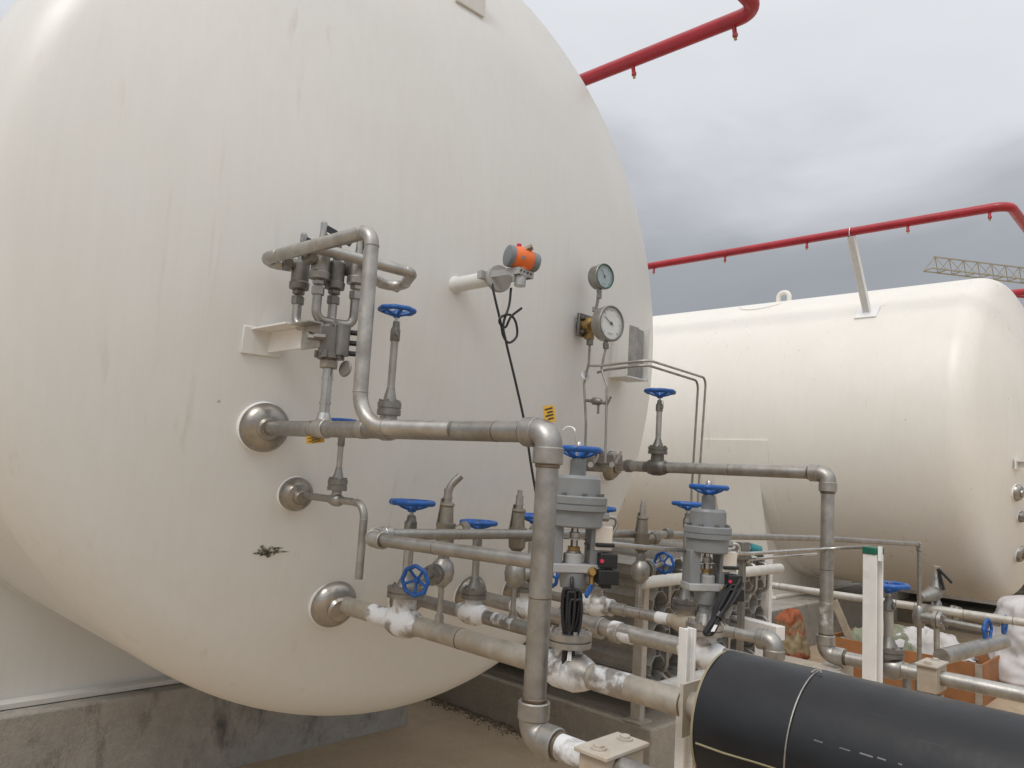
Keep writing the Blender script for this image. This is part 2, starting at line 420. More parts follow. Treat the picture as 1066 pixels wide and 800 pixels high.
def tank(label, cx, cy, mat, sy0, sy1, pad0, pad1, hw, zb, ta=1.12):
    t = thing('storage_tank', label, 'tank', (cx, cy, GZ))
    L = 11.0; hp = head_profile(); prof = hp + ([(.04, R), (.05, R - .002)] if cx == 0 else []) + [(L * k / 6, R - .003) for k in range(1, 6)] + [(L - .06, R - .003), (L, R)] + [(L - h, r) for h, r in reversed(hp)]
    part('shell', MB().lathe(prof, (cx, cy, 0), Y_, 160, ux=X_), mat, t, sharp=50)
    for k, off in enumerate((0, 6.5)):
        s = part('saddle', saddle(MB(), cx, sy0 + off, sy1 + off, zb, ta, hw), mat, t)
        part('wear_pad', wear_pad(cx, pad0 + off, pad1 + off, 1.462), mat, s)
    return t
ZB = PT + .02
t1 = tank('large white tank whose dished end fills the left of the picture', 0, TY, M['tank'], 1.36, 1.8, 1.3, 1.9, 1.15, ZB)
t2 = tank('cream white tank lying on the right behind the pipework', T2.x, T2.y, M['tank_cream'], 1.08, 1.56, .93, 1.75, 1.2, ZB, 1.31)

NZ = [(-.877, -.61, .077, .024), (-.742, -.81, .055, .012), (-.515, -1.18, .082, .03), (-.23, -1.165, .076, .022), (.08, -1.18, .076, .026), (.36, -1.18, .074, .022), (.93, -.635, .074, .024)]
for x, z, r, rp in NZ: nozzle(t1, x, z, r, rp)
for (x, z, r, rp) in ((-.99, -.587, .08, .024), (-.835, -.807, .056, .012), (-.58, -1.165, .084, .03)): nozzle(t2, T2.x + x, z, r, rp, T2.x, T2.y)

# manifold bracket channel on tank 1
b = MB(); bz = -.352; bx = -.925
y0 = headpt(bx, bz).y
b.box((bx + .02, y0 - .085, bz), (.006, .23, .062)); b.box((bx - .008, y0 - .085, bz + .0335), (.062, .23, .005))
o = part('manifold_bracket', b, M['post_white'], t1, bev=.001)
part('joint_plate', MB().box((bx + .02, y0 - .25, bz - .002), (.0075, .10, .066)).box((bx + .0, y0 - .25, bz + .0335), (.046, .10, .005)).hexn((bx + .014, y0 - .26, bz), (bx - .002, y0 - .26, bz), .011), M['steel'], o, bev=.001)
part('bracket_pad', MB().box(headpt(bx, bz) - V((0, .002, 0)), (.12, .012, .085), (1, -.28, 0), (0.28, 1, 0.1)), M['tank'], o, bev=.003)
# instrument stub, gauge stub, nameplate frame, pad at the top
sp = headpt(-.28, -.046); YE = at(515, 290, 'X', -.28).y
b = MB().cyl(sp + V((0, .06, 0)), V((-.28, YE, -.046)), .0265, 24, ch=.002)
b.lathe([(0, .034), (.012, .03), (.02, .0265)], sp + V((0, .006, 0)), -Y_, 24)
part('instrument_stub', b, M['tank'], t1)
sg = headpt(.45, -.066)
part('gauge_stub', MB().cyl(sg + V((0, .05, 0)), sg - V((0, .055, 0)), .017, 18, ch=.002), M['tank'], t1)
nx0, nx1 = .775, .935; nyp = -.69
b = MB(); b.box(((nx0 + nx1) / 2, nyp + .052, -.232), (nx1 - nx0 + .02, .12, .006)); b.box((nx0 - .004, nyp + .052, -.11), (.006, .12, .245)); b.box((nx1 + .004, nyp + .052, -.11), (.006, .12, .245))
o = part('nameplate_frame', b, M['tank'], t1)
b = MB(); b.box(((nx0 + nx1) / 2 - .036, nyp, -.11), (.075, .004, .232), X_, (0, 1, 0)); b.box(((nx0 + nx1) / 2 + .036, nyp + .008, -.11), (.07, .004, .222), (1, .25, 0), (0, 1, 0))
part('nameplate', b, M['steel'], o)
pp = at(497, 2, 'Y', -.53)
hp_ = headpt(pp.x, pp.z); hn_ = headn(hp_)
part('support_pad', MB().box(hp_ + hn_ * .008 + V((0, 0, .06)), (.15, .16, .02), hn_.cross(Z_), Z_), M['tank'], t1, bev=.003)
# chipped paint spot
b = MB(); cp = at(280, 575, 'Y', -.46); c0 = headpt(cp.x, cp.z); cn = headn(c0); cu, cw, _ = basis(cn)
ring = []
for k in range(26):
    t_ = 2 * PI * k / 26; rr = (.029 + .026 * noise.noise(V((math.cos(t_) * 1.7, math.sin(t_) * 1.7, 4)))) * (1.15 if k % 3 == 0 else .62 if k % 3 == 1 else .9)
    q = c0 + cu * (-math.cos(t_) * rr * 1.5) + cw * (math.sin(t_) * rr * .8); q = headpt(q.x, q.z) + cn * .0015; ring.append(q)
b.add([c0 + cn * .003] + ring, [[0, 1 + k, 1 + (k + 1) % 26] for k in range(26)])
part('paint_chip', b, M['chip'], t1, label='dark greenish patch of chipped paint')

# tank 2 fittings
lx = T2.x - .32; lz = math.sqrt(R * R - .32 ** 2); lyy = at(816, 312, 'X', lx).y
b = MB(); b.tube(fillet([(lx, lyy - .07, lz - .05), (lx, lyy - .07, lz + .11), (lx, lyy + .07, lz + .11), (lx, lyy + .07, lz - .05)], .066, 8), .03, 12)
part('lifting_lug', b, M['tank_cream'], t2)
b = MB(); pts = []
for k in range(15):
    t_ = PI * (.05 + .8 * k / 14); yy = lyy + .12 + .3 * math.cos(t_); an = -.36 - .17 * math.sin(t_); pts.append((T2.x + R * math.sin(an), yy, R * math.cos(an)))
part('weld_scar', b.tube(pts, .008, 6), M['tank_cream'], t2)
b = MB(); lby = at(1060, 480, 'X', T2.x - 1.06); hh = headpt(T2.x - 1.06, -.30, T2.x, T2.y)
b.box((T2.x - 1.06, hh.y - .14, -.3), (.05, .34, .006)); b.box((T2.x - 1.035, hh.y - .14, -.33), (.006, .34, .062)); b.box((T2.x - 1.06, hh.y, -.33), (.12, .014, .09))
part('manifold_bracket', b, M['post_white'], t2)

def Yat(px, py, x): return at(px, py, 'X', x).y
xa = HX; yfA = -.84
ring_pipe('red sprinkler pipe rising over the top of the near tank', 0, 0, ZR, HX, yfA, 9.5, [(xa, Yat(659, 62, xa)), (xa, Yat(764, 22, xa)), (xa, 1.3), (-xa, -.2), (-xa, .9), (-xa, 2)], [(xa, 2.2), (-xa, 2.2)], 'red sprinkler rings above the tanks')
xb = T2.x - HX
nzb = [(xb, Yat(px, py, xb)) for px, py in ((681, 277), (755, 265), (840, 252), (945, 235), (1030, 221))]
yfB = at(1051, 216, 'X', xb).y; py2 = Yat(886, 243, xb)
ring_pipe('red sprinkler pipe held by a white post above the far tank', T2.x, T2.y, ZR, HX, yfB, 9, nzb + [(T2.x + HX, y) for y in (0, 1.1, 2.2)], [(xb, py2), (T2.x + HX, py2)], 'red sprinkler rings above the tanks')
for x in (HX, -HX): pipe_post(t1, 0, x, 2.2)
pipe_post(t2, T2.x, xb, py2); pipe_post(t2, T2.x, T2.x + HX, py2)
# a short stretch of the next tank's sprinkler line, far right
rb = at(1058, 306, 'Y', 1.0)
single('water_pipe', MB().tube([(rb.x, rb.y + .2, rb.z), (rb.x + 1.4, rb.y - .9, rb.z), (rb.x + 1.4, rb.y - .9, GZ)], .05, 12), M['red'], 'red water pipe end showing behind the far tank head at the picture edge', 'pipe')

# ------------------------------------------------------------------ pipe runs
def ringp(b, p, ax, r, w):
    b.lathe([(-w / 2, r * .93), (-w / 2 + r * .07, r), (w / 2 - r * .07, r), (w / 2, r * .93)], p, ax, 20)
def pipe(label, pts, r, bend='elbow', grp=None, mat='steel', rings=(), fit=1.24, br=None, emat='steel', cat='pipe', name='steel_pipe', smat=None):
    pts = [V(p) for p in pts]
    t = thing(name, label, cat, pts[0], grp)
    br = br or (r * 1.55 if bend == 'elbow' else r * 3.2)
    part('tube', MB().tube(fillet(pts, br, 8), r, 20), M[mat], t)
    for i in range(1, len(pts) - 1):
        a = (pts[i - 1] - pts[i]).normalized(); c = (pts[i + 1] - pts[i]).normalized()
        if a.angle(c) > PI - .05: continue
        b = MB()
        if bend == 'elbow':
            q = fillet([pts[i] + a * r * 2.6, pts[i], pts[i] + c * r * 2.6], r * 1.36, 8)
            b.tube(q, r * fit, 20)
            ringp(b, pts[i] + a * r * 2.1, a, r * fit * 1.1, r * 1.5); ringp(b, pts[i] + c * r * 2.1, c, r * fit * 1.1, r * 1.5)
            part('elbow', b, M[emat], t)
            for e in (a, c): b = MB(); ringp(b, pts[i] + e * r * 3.0, e, r * 1.12, r * .35); part('weld_bead', b, M['heat'], t)
        else:
            bi = br[i - 1] if isinstance(br, list) else br
            d = bi / math.tan(a.angle(c) / 2)
            for e in (a, c): b = MB(); ringp(b, pts[i] + e * d, e, r * 1.06, r * .3); part('weld_ring', b, M[emat], t)
    if bend == 'elbow':
        for A, B in zip(pts, pts[1:]):
            L = (B - A).length; k = 1
            while k * .34 < L - .12 and k < 9:
                b = MB(); ringp(b, A + (B - A) * ((k * .34 + .05 * math.sin(7 * k + L * 9)) / L), B - A, r * 1.035, r * .22); part('weld_bead', b, M['heat'], t); k += 1
    for p, ax, rr, w, m in rings:
        b = MB(); ringp(b, V(p), V(ax), r * rr, w); part('coupling', b, M[m], t)
    return t
nY = V((0, -1, 0))
PX1, PZ1 = -.885, -.613
e1 = at(568, 520, 'X', PX1); ytop = e1.y
zb1 = at(552, 765, 'X', PX1).z
pipe('weathered steel vent pipe running from the upper cover then dropping in front', [headpt(PX1, PZ1), (PX1, ytop, PZ1 - .004), (PX1, ytop, zb1), (PX1, -3.4, zb1 - .012)], .0225,
     rings=[((PX1, -.865, PZ1), Y_, 1.22, .05, 'steel'), ((PX1, -1.06, PZ1 - .001), Y_, 1.12, .03, 'steel'), ((PX1, -1.335, PZ1 - .002), Y_, 1.05, .006, 'steel_dk'), ((PX1, ytop - .10, zb1 - .001), Y_, 1.04, .09, 'paste')], emat='steel', fit=1.25)
yv = at(386, 300, 'X', -.967).y
# riser loop from the relief manifold
ZL = -.12
eL = at(388, 240, 'Z', ZL); cL = at(270, 271, 'Z', ZL); tL = at(325, 257, 'Z', ZL)
low = V((eL.x, eL.y + .0, PZ1))
pipe('bent stainless riser loop above the relief valves on the near tank', [V((-.90, -.69, ZL - .012)), V((cL.x, cL.y + .01, ZL)), V((eL.x, eL.y, ZL)), V((eL.x + .006, eL.y, PZ1)), V((PX1 - .012, eL.y - .27, PZ1))], .0185, bend='smooth', br=[.042, .04, .085], emat='steel')
bL = at(424, 283, 'Z', ZL); b2 = at(399, 301, 'Z', ZL)
pipe('stainless outlet pipe crossing from the riser loop around the relief valves', [V((tL.x, tL.y, ZL)), V((bL.x + .02, bL.y, ZL)), V((b2.x + .05, b2.y - .02, ZL - .004)), V((-.76, -.80, ZL - .01))], .0165, bend='smooth', br=.04)
# pipe 2 (small)
v2 = at(350, 520, 'X', -.742); bn = at(380, 525, 'X', -.742); en = at(381, 605, 'X', -.742)
pipe('thin steel drain pipe bending down below the second cover', [headpt(-.742, -.812), V((-.742, bn.y, -.814)), V((-.742, bn.y, en.z))], .0112, bend='smooth', br=.045)
# pipe 3 thick
pipe('thick stained steel pipe running from the lowest left cover into the black insulation', [headpt(-.5, -1.18), V((-.5, -2.2, -1.18))], .0295, mat='dusty', rings=[((-.5, -.69, -1.18), Y_, 1.03, .09, 'paste'), ((-.5, -1.60, -1.18), Y_, 1.03, .1, 'smear')])
p6 = at(590, 668, 'X', -.23)
pipe('steel pipe from the third low cover ending in a blind flange behind the vent pipe', [headpt(-.23, -1.172), V((-.23, p6.y, -1.178))], .022, rings=[((-.23, -.98, -1.174), Y_, 1.05, .09, 'smear'), ((-.23, p6.y, -1.178), Y_, 1.9, .025, 'steel_dk')])
pipe('steel pipe with a double collar tee under the grey actuators', [headpt(.08, -1.185), V((.08, -1.95, -1.203)), V((.08, -1.95, GZ))], .0265,
     rings=[((.08, at(622, 654, 'X', .08).y, -1.197), Y_, 1.35, .045, 'steel'), ((.08, at(642, 659, 'X', .08).y, -1.198), Y_, 1.3, .035, 'smear'), ((.08, -1.23, -1.199), Y_, 1.03, .06, 'paste'), ((.08, -1.46, -1.2), Y_, 1.04, .05, 'paste')])
pe5 = at(806, 668, 'X', .36)
pipe('steel pipe from the rightmost low cover ending in a ball elbow by the printed sack', [headpt(.36, -1.18), V((.36, pe5.y, -1.18)), V((.36, pe5.y, GZ))], .0185, fit=1.65,
     rings=[((.36, at(632, 632, 'X', .36).y, -1.18), Y_, 1.7, .05, 'paste'), ((.36, at(645, 637, 'X', .36).y, -1.18), Y_, 1.25, .05, 'steel'), ((.36, at(690, 645, 'X', .36).y, -1.18), Y_, 1.1, .05, 'paste')])
eR = at(862, 492, 'X', .93); bR = at(861, 690, 'X', .93)
pipe('long grey steel pipe from behind the gauges, elbowing down on the right', [headpt(.93, -.635), V((.93, eR.y, -.628)), V((.93, eR.y, bR.z + .03)), V((.93, -3.6, bR.z + .03))], .0245,
     rings=[((.93, -1.5, -.63), Y_, 1.03, .06, 'smear'), ((.93, eR.y, -1.17), Z_, 1.03, .12, 'smear'), ((.93, -.62, -.634), Y_, 1.2, .03, 'steel_dk')], emat='steel')
ZRB = bR.z + .03
# discharge header along X with return to vent
HZ, HY = -.886, -1.035
hl = at(393, 557, 'X', -.88); 
hy = hl.y + .01
pipe('slim steel relief header crossing behind the valves to the far right', [V((PX1, ytop + .01, HZ + .012)), V((PX1, hy, HZ)), V((-.80, HY, HZ)), V((.3, HY, HZ - .012)), at(860, 561, 'Y', HY), at(957, 567, 'Y', HY), at(957, 700, 'Y', HY)], .0152, fit=1.3,
     rings=[((-.26 + .12, HY, HZ - .006), X_, 1.5, .03, 'steel_dk'), ((.62, HY, HZ - .016), X_, 1.4, .03, 'steel_dk')])
# large low pipe at back right
lp = [at(780, 606, 'X', 4.7), at(1060, 647, 'X', 4.7)]
pipe('pale grey pipe running low behind the posts on the right', [lp[0] + V((0, .6, 0)), lp[0], lp[1] + V((0, -.5, 0))], .03, mat='fin')

# ------------------------------------------------------------------ valves
def handwheel(b, c, ax, Rw, dish=.34, scal=8, spokes=5):
    u, w, a = basis(V(ax)); c = V(c)
    pts = []
    for k in range(64):
        t = 2 * PI * k / 64; rr = Rw * (.9 + .035 * math.cos(scal * t)); pts.append(c + (u * math.cos(t) + w * math.sin(t)) * rr)
    b.tube(pts, Rw * .14, 10, closed=True)
    for k in range(spokes):
        t = 2 * PI * k / spokes + .3; d = u * math.cos(t) + w * math.sin(t)
        b.tube(smooth([c + d * Rw * .86, c + d * Rw * .55 - a * Rw * dish * .45, c + d * Rw * .15 - a * Rw * dish * .8], 4), Rw * .095, 8)
    b.lathe([(-Rw * dish * 1.25, Rw * .17), (-Rw * dish * .7, Rw * .26), (-Rw * .1, Rw * .2), (0, Rw * .16)], c, a, 14)
    return b
def bolts(b, c, ax, rc, n, r, h, ph=.2):
    u, w, a = basis(V(ax)); c = V(c)
    for k in range(n):
        t = 2 * PI * k / n + ph; p = c + (u * math.cos(t) + w * math.sin(t)) * rc
        b.hexn(p - a * h, p + a * h, r)
    return b
def valve(label, p, H, Rw, rf, zf, rs, rb, pax=Y_, sax=Z_, grp='blue handwheel valves', bmat='paste', fmat='steel_dk', gland=True, name='handwheel_valve', wlabel=None):
    p, pax, sax = V(p), V(pax).normalized(), V(sax).normalized()
    t = thing(name, label, 'valve', p, grp)
    b = MB().lathe([(-rb * 1.9, rb * .72), (-rb * 1.35, rb * .78), (-rb * 1.2, rb * .95), (-rb * .5, rb * 1.12), (rb * .5, rb * 1.12), (rb * 1.2, rb * .95), (rb * 1.35, rb * .78), (rb * 1.9, rb * .72)], p, pax, 24)
    b.lathe([(0, rb * .95), (zf * .75, rb * .85), (zf * .95, rf * .75)], p, sax, 22)
    part('body', b, M[bmat], t)
    b = MB().lathe([(zf * .8, rf), (zf * .8 + .014, rf), (zf * .8 + .0145, rf * .93), (zf * .8 + .018, rf * .93), (zf * .8 + .0185, rf), (zf * .8 + .032, rf), (zf * .8 + .034, rf * .6), (zf * .8 + .055, rs * 1.35), (zf * .8 + .07, rs)], p, sax, 26)
    bolts(b, p + sax * (zf * .8 + .033), sax, rf * .82, 6, max(.0045, rf * .09), .006)
    part('bonnet', b, M[fmat], t)
    top = H - Rw * .45
    b = MB().cyl(p + sax * (zf * .8 + .05), p + sax * (top - .05), rs, 16)
    part('extension_tube', b, M['steel'], t)
    b = MB().lathe([(top - .062, rs * .95), (top - .058, rs * 1.28), (top - .03, rs * 1.28), (top - .022, rs * .9), (top - .008, rs * .8)], p, sax, 8)
    o = part('gland', b, M['steel_dk'], t)
    b = MB().cyl(p + sax * (top - .015), p + sax * (H + Rw * .16), max(rs * .42, .0045), 10); part('stem', b, M['steel_lt'], t)
    if gland:
        u, w, a = basis(sax); q = p + sax * (top - .04)
        b = MB().lathe([(0, rs * .75), (.003, rs * .8), (.006, rs * .75)], q + u * -rs * 1.5 + w * rs * .4, u, 14)
        b.tube([q + u * -rs * 1.3 + Z_ * .03, q + u * -rs * 1.55 + Z_ * .02, q + u * -rs * 1.5], .0012, 6)
        part('tag_disc', b, M['steel_dk'], t)
    part('handwheel', handwheel(MB(), p + sax * H, sax, Rw), M['blue'], t, label=wlabel)
    return t
def zat(px, py, x): return at(px, py, 'X', x).z
pV3 = V((-.5, at(420, 645, 'X', -.5).y, -1.18))
valve('tallest blue handwheel valve on the thick lowest left pipe', pV3, zat(425, 523, -.5) + 1.18, .069, .057, .095, .0155, .042)
valve('blue handwheel valve with pasted body on the third low pipe', (-.23, at(492, 640, 'X', -.23).y, -1.172), zat(503, 545, -.23) + 1.172, .061, .042, .06, .0125, .034)
valve('blue handwheel valve half hidden behind the front vertical vent pipe', (.08, -.80, -1.187), zat(551, 537, .08) + 1.187, .066, .05, .075, .014, .038)
valve('blue handwheel valve peeping out right of the nearer grey actuator', (.36, at(618, 632, 'X', .36).y, -1.18), zat(636, 531, .36) + 1.18, .066, .05, .075, .014, .038)
valve('blue handwheel valve standing just left of the farther grey actuator', (.36, at(712, 651, 'X', .36).y, -1.18), zat(719, 525, .36) + 1.18, .055, .042, .06, .0125, .03, bmat='tan')
valve('small blue handwheel valve behind the bent riser on the vent pipe', (PX1 + .012, at(404, 440, 'X', PX1 + .012).y, PZ1), zat(411, 322, PX1) - PZ1, .047, .03, .045, .0098, .0255, bmat='steel')
valve('small blue handwheel valve on the thin drain pipe, its wheel behind the vent pipe', (-.742, v2.y, -.814), zat(355, 438, -.742) + .814, .038, .029, .035, .0085, .017, bmat='steel', gland=False)
valve('blue handwheel valve rising from the long grey pipe near the gauges', (.93, at(684, 487, 'X', .93).y, -.634), zat(687, 408, .93) + .634, .07, .044, .075, .013, .034, bmat='steel_dk')
yv9 = at(925, 690, 'X', .93).y
valve('blue handwheel valve standing right behind the white post with green pad', (.93, yv9, ZRB), zat(924, 609, .93) - ZRB, .068, .05, .045, .0155, .036, bmat='steel')

# relief valve branches ------------------------------------------------
def safety(label, x, y, z0, side, lever, hw):
    t = thing('relief_valve', label, 'valve', (x, y, z0), 'bronze relief valves on branches')
    part('riser', MB().cyl((x, y, z0), (x, y, z0 + .19), .0085, 14).cyl((x, y, z0), (x, y, z0 + .03), .013, 14), M['steel'], t)
    zc = z0 + .155
    b = MB().lathe([(-.045, .012), (-.038, .018), (-.025, .031), (0, .035), (.025, .031), (.038, .018), (.045, .012)], (x, y, zc), Z_, 20)
    sv = V(side).normalized(); b.cyl(V((x, y, zc)), V((x, y, zc)) + sv * .05, .022, 16)
    o = part('stop_valve_body', b, M['steel'], t)
    b = MB().lathe([(.045, .03), (.055, .031), (.056, .027), (.06, .027), (.061, .031), (.072, .03), (.074, .016)], (x, y, zc), sv, 18); bolts(b, V((x, y, zc)) + sv * .066, sv, .025, 6, .004, .012); part('bonnet', b, M['steel_dk'], t)
    part('stem_tube', MB().cyl(V((x, y, zc)) + sv * .07, V((x, y, zc)) + sv * (hw - .015), .0085, 12), M['steel'], t)
    part('handwheel', handwheel(MB(), V((x, y, zc)) + sv * hw, sv, .043, .3, 8, 5), M['blue'], t)
    zs = z0 + .205
    b = MB().hexn((x, y, zs - .012), (x, y, zs + .012), .019).cyl((x, y, zs), (x, y, zs + .03), .0145, 16)
    part('inlet_nut', b, M['steel_dk'], t)
    b = MB().lathe([(.02, .016), (.03, .026), (.05, .028), (.075, .027), (.085, .03), (.092, .03), (.094, .022), (.14, .019), (.145, .023), (.15, .022), (.155, .014)], (x, y, zs), Z_, 20)
    b.cyl((x, y, zs + .06), (x + .07, y - .02, zs + .075), .019, 16); b.hexn((x + .05, y - .015, zs + .071), (x + .072, y - .021, zs + .076), .025)
    o = part('relief_body', b, M['bronze'], t)
    zt = zs + .15
    b = MB().cyl((x, y, zt), (x, y, zt + .045), .0125, 14).lathe([(.014, .0145), (.02, .0145)], (x, y, zt), Z_, 14)
    if lever:
        b.tube(smooth([(x, y, zt + .035), (x + .008, y - .006, zt + .058), (x + .027, y - .022, zt + .086)], 5), .0115, 12)
    else: b.cyl((x, y, zt + .04), (x, y, zt + .062), .0085, 12)
    part('test_cap', b, M['steel'], t)
    b = MB().bar((x - .02, y + .016, zs + .085), (x - .012, y + .01, zs + .165), .007, .004, X_); part('lift_lever', b, M['steel_dk'], t)
    b = MB().cyl((x + .06, y - .018, zs + .073), (x + .06, HY, HZ - .01), .012, 12); part('outlet_stub', b, M['steel'], t)
    return t
bz1 = -1.16
safety('relief valve branch with raised lever on the thick lowest left pipe', -.5, at(457, 648, 'X', -.5).y, bz1, (-.93, -.37, -.06), True, .165)
safety('relief valve branch just left of the front vertical vent pipe', -.23, at(533, 652, 'X', -.23).y, -1.172, (.9, -.44, 0), False, .13)
safety('relief valve branch standing between the two grey actuators', .40, at(664, 660, 'X', .40).y, -1.19, (1, .12, .1), False, .2)

# ------------------------------------------------------------------ relief valve manifold on bracket (upper left)
BX, BY = -.872, -.845
t = thing('changeover_manifold', 'grey changeover block with four small relief valves under the riser loop', 'manifold', (BX, BY, -.59))
part('inlet_pipe', MB().cyl((BX, BY, PZ1), (BX, BY, -.41), .0145, 16).lathe([(0, .024), (.03, .017)], (BX, BY, PZ1 + .015), Z_, 18).lathe([(-.004, .0165), (.004, .0165)], (BX, BY, -.54), Z_, 16).lathe([(-.004, .0165), (.004, .0165)], (BX, BY, -.47), Z_, 16), M['steel_lt'], t)
part('union_nut', MB().hexn((BX, BY, -.442), (BX, BY, -.418), .026), M['bronze'], t)
b = MB().box((BX, BY, -.365), (.062, .05, .078), (1, -.5, 0)); b.cyl((BX + .018, BY - .03, -.405), (BX + .018, BY - .03, -.318), .021, 18); b.cyl((BX, BY, -.415), (BX, BY, -.40), .035, 18)
bolts(b, V((BX + .0, BY - .0, -.405)), Z_, .038, 6, .0055, .01)
o = part('valve_block', b, M['steel_dk'], t, bev=.002)
b = MB()
for k in range(3): b.hexn((BX + .035, BY - .03, -.335 - k * .03), (BX + .056, BY - .046, -.335 - k * .03), .008)
part('side_bolt', b, M['black'], o)
b = MB().lathe([(0, .022), (.004, .024), (.008, .022)], (BX + .03, BY - .045, -.442), (-1, -.12, .1), 20); b.tube([(BX + .03, BY - .04, -.42), (BX + .03, BY - .046, -.43)], .003, 6); part('tag_disc', b, M['steel_dk'], t)
b = MB()
for dy in (-.03, .0): b.hexn((BX - .06, BY + .02 + dy, -.36), (BX - .035, BY + .0 + dy, -.36), .009)
part('clamp_bolt', b, M['steel_dk'], t)
ZU = {'a': -.238, 'b': -.222, 'c': -.236, 'd': -.214}
PS = {k: at(*q, 'Z', ZU[k]) for k, q in {'a': (310, 313), 'b': (331, 303), 'c': (347, 313), 'd': (370, 308)}.items()}
def leg(pts, name='inlet_bend'): part(name, MB().tube(fillet(pts, .035, 7), .0132, 14), M['steel'], t)
leg([PS['a'], (PS['a'].x, PS['a'].y, -.318), (BX, BY, -.325)])
mbd = (PS['b'] + PS['d']) / 2
leg([PS['b'], (PS['b'].x, PS['b'].y, -.305), (mbd.x, mbd.y, -.306), (PS['d'].x, PS['d'].y, -.305), PS['d']])
leg([(mbd.x, mbd.y, -.306), (BX + .015, BY - .025, -.335)])
leg([PS['c'], (PS['c'].x, PS['c'].y, -.30), (BX + .02, BY + .005, -.335)])
for k, q in PS.items():
    x, y = q.x, q.y; zun = ZU[k]; dn = 0
    o = part('relief_body', MB().hexn((x, y, zun + dn - .012), (x, y, zun + dn + .012), .019).hexn((x, y, zun + dn + .018), (x, y, zun + dn + .03), .0185).lathe([(zun + dn + .03, .0175), (zun + dn + .034, .0285), (zun + dn + .052, .0295), (zun + dn + .056, .026), (zun + dn + .11, .026), (zun + dn + .115, .02), (zun + dn + .12, .012), (zun + dn + .18, .0095)], (x, y, 0), Z_, 20), M['steel_dk' if k in 'ac' else 'steel'], t)
    b = MB().hexn((x, y, zun + dn + .165), (x, y, zun + dn + .2), .0105).lathe([(.2, .009), (.205, .006), (.209, 0)], (x, y, zun + dn), Z_, 10)
    part('cap_nut', b, M['steel_lt'], o)
    b = MB().bar((x + .006, y - .006, zun + dn + .185), (x + .027, y - .024, zun + dn + .172), .016, .01); part('lift_lever', b, M['black'], o)
    if k in 'bd':
        b = MB()
        for i in range(5): b.lathe([(-.003, .015), (0, .019), (.003, .015)], (x + .012 + .007 * i, y + .01 - .006 * i, zun + .155), (.7, -.6, .15), 14)
        part('spring_collar', b, M['brass'], o)
    sd = {'a': V((-1, .25, 0)), 'b': V((-1, -.1, 0)), 'c': V((1, .1, 0)), 'd': V((1, .8, 0))}[k].normalized()
    c = V((x, y, ZL - .012)); b = MB().cyl(c, c + sd * .05, .016, 16).hexn(c + sd * .03, c + sd * .052, .024)
    part('outlet_union', b, M['steel_dk'], o)
    tgt = {'a': None, 'b': V((cL.x + .004, y - .005, ZL)), 'c': V((b2.x + .02, b2.y - .05, ZL - .004)), 'd': None}[k]
    if tgt: part('outlet_pipe', MB().cyl(c + sd * .03, tgt, .0105, 12), M['steel'], o)

# ------------------------------------------------------------------ transmitter, cable, gauges
tx = V((-.28, YE, -.046)); hc = at(543, 270, 'X', -.275)
t = thing('pressure_transmitter', 'orange transmitter with slate caps mounted on the white stub pipe', 'transmitter', tx)
b = MB().lathe([(0, .045), (.004, .047), (.016, .047), (.02, .045)], tx + V((.0, -.012, -.008)), (-.25, -1, .05), 30); b.cyl(tx + V((0, .02, 0)), tx + V((0, -.02, 0)), .03, 20); part('mounting_disc', b, M['grey_lt'], t)
yc_ = hc.y; bzz = -.046
b = MB()
b.bar(tx + V((-.04, .012, .0)), V((hc.x - .03, yc_ - .02, bzz)), .022, .005, Z_); b.bar(V((hc.x - .032, yc_ - .022, bzz)), V((hc.x + .045, yc_ - .014, bzz)), .022, .005, Z_); b.bar(V((hc.x + .045, yc_ - .014, bzz)), tx + V((.04, .0, 0)), .022, .005, Z_)
b.box(tx + V((-.045, .014, .0)), (.03, .02, .026)); b.box(V((hc.x + .005, yc_ + .01, bzz + .012)), (.07, .05, .004))
o = part('bracket', b, M['grey_lt'], t)
b = MB()
for k in range(4): q = V((hc.x - .026 + .018 * k, yc_ - .0265 + .002 * k, bzz)); b.cyl(q, q + V((0, -.002, 0)), .0032, 8)
part('bracket_hole', b, M['ink'], o)
ax = V((.83, .5, -.16)).normalized(); ax = (RGT * .9 + UPV * -.17 + fwd * .42).normalized()
b = MB().lathe([(-.037, .033), (-.026, .037), (-.01, .04), (.012, .04), (.028, .036), (.036, .031)], hc, ax, 26); b.cyl(hc, V((hc.x, hc.y, bzz + .01)), .022, 18, r2=.026)
o = part('housing', b, M['orange'], t)
part('terminal_cap', MB().lathe([(-.055, .03), (-.052, .036), (-.036, .037), (-.034, .033)], hc, ax, 14), M['cap'], t)
part('rear_cap', MB().lathe([(.034, .031), (.036, .033), (.055, .032), (.06, .027)], hc, ax, 14), M['cap'], t)
part('plug', MB().hexn(hc + V((-.004, -.02, .028)), hc + V((-.004, -.03, .036)) + RGT * .014, .011), M['bronze'], t)
part('cap_screw', MB().cyl(hc + V((-.006, 0, .034)) - RGT * .008, hc + V((-.006, -.002, .05)) - RGT * .008, .008, 10), M['pink'], t)
part('label_dot', MB().cyl(hc + RGT * .006 - fwd * .034 - UPV * .002, hc + RGT * .006 - fwd * .0425 - UPV * .002, .006, 10), M['cap'], t)
part('sensor_body', MB().cyl(V((hc.x, yc_, bzz + .0)), V((hc.x, yc_, bzz - .045)), .019, 18, ch=.002).cyl(V((hc.x, yc_, bzz + .012)), V((hc.x, yc_, bzz - .012)), .023, 18), M['steel_lt'], t)
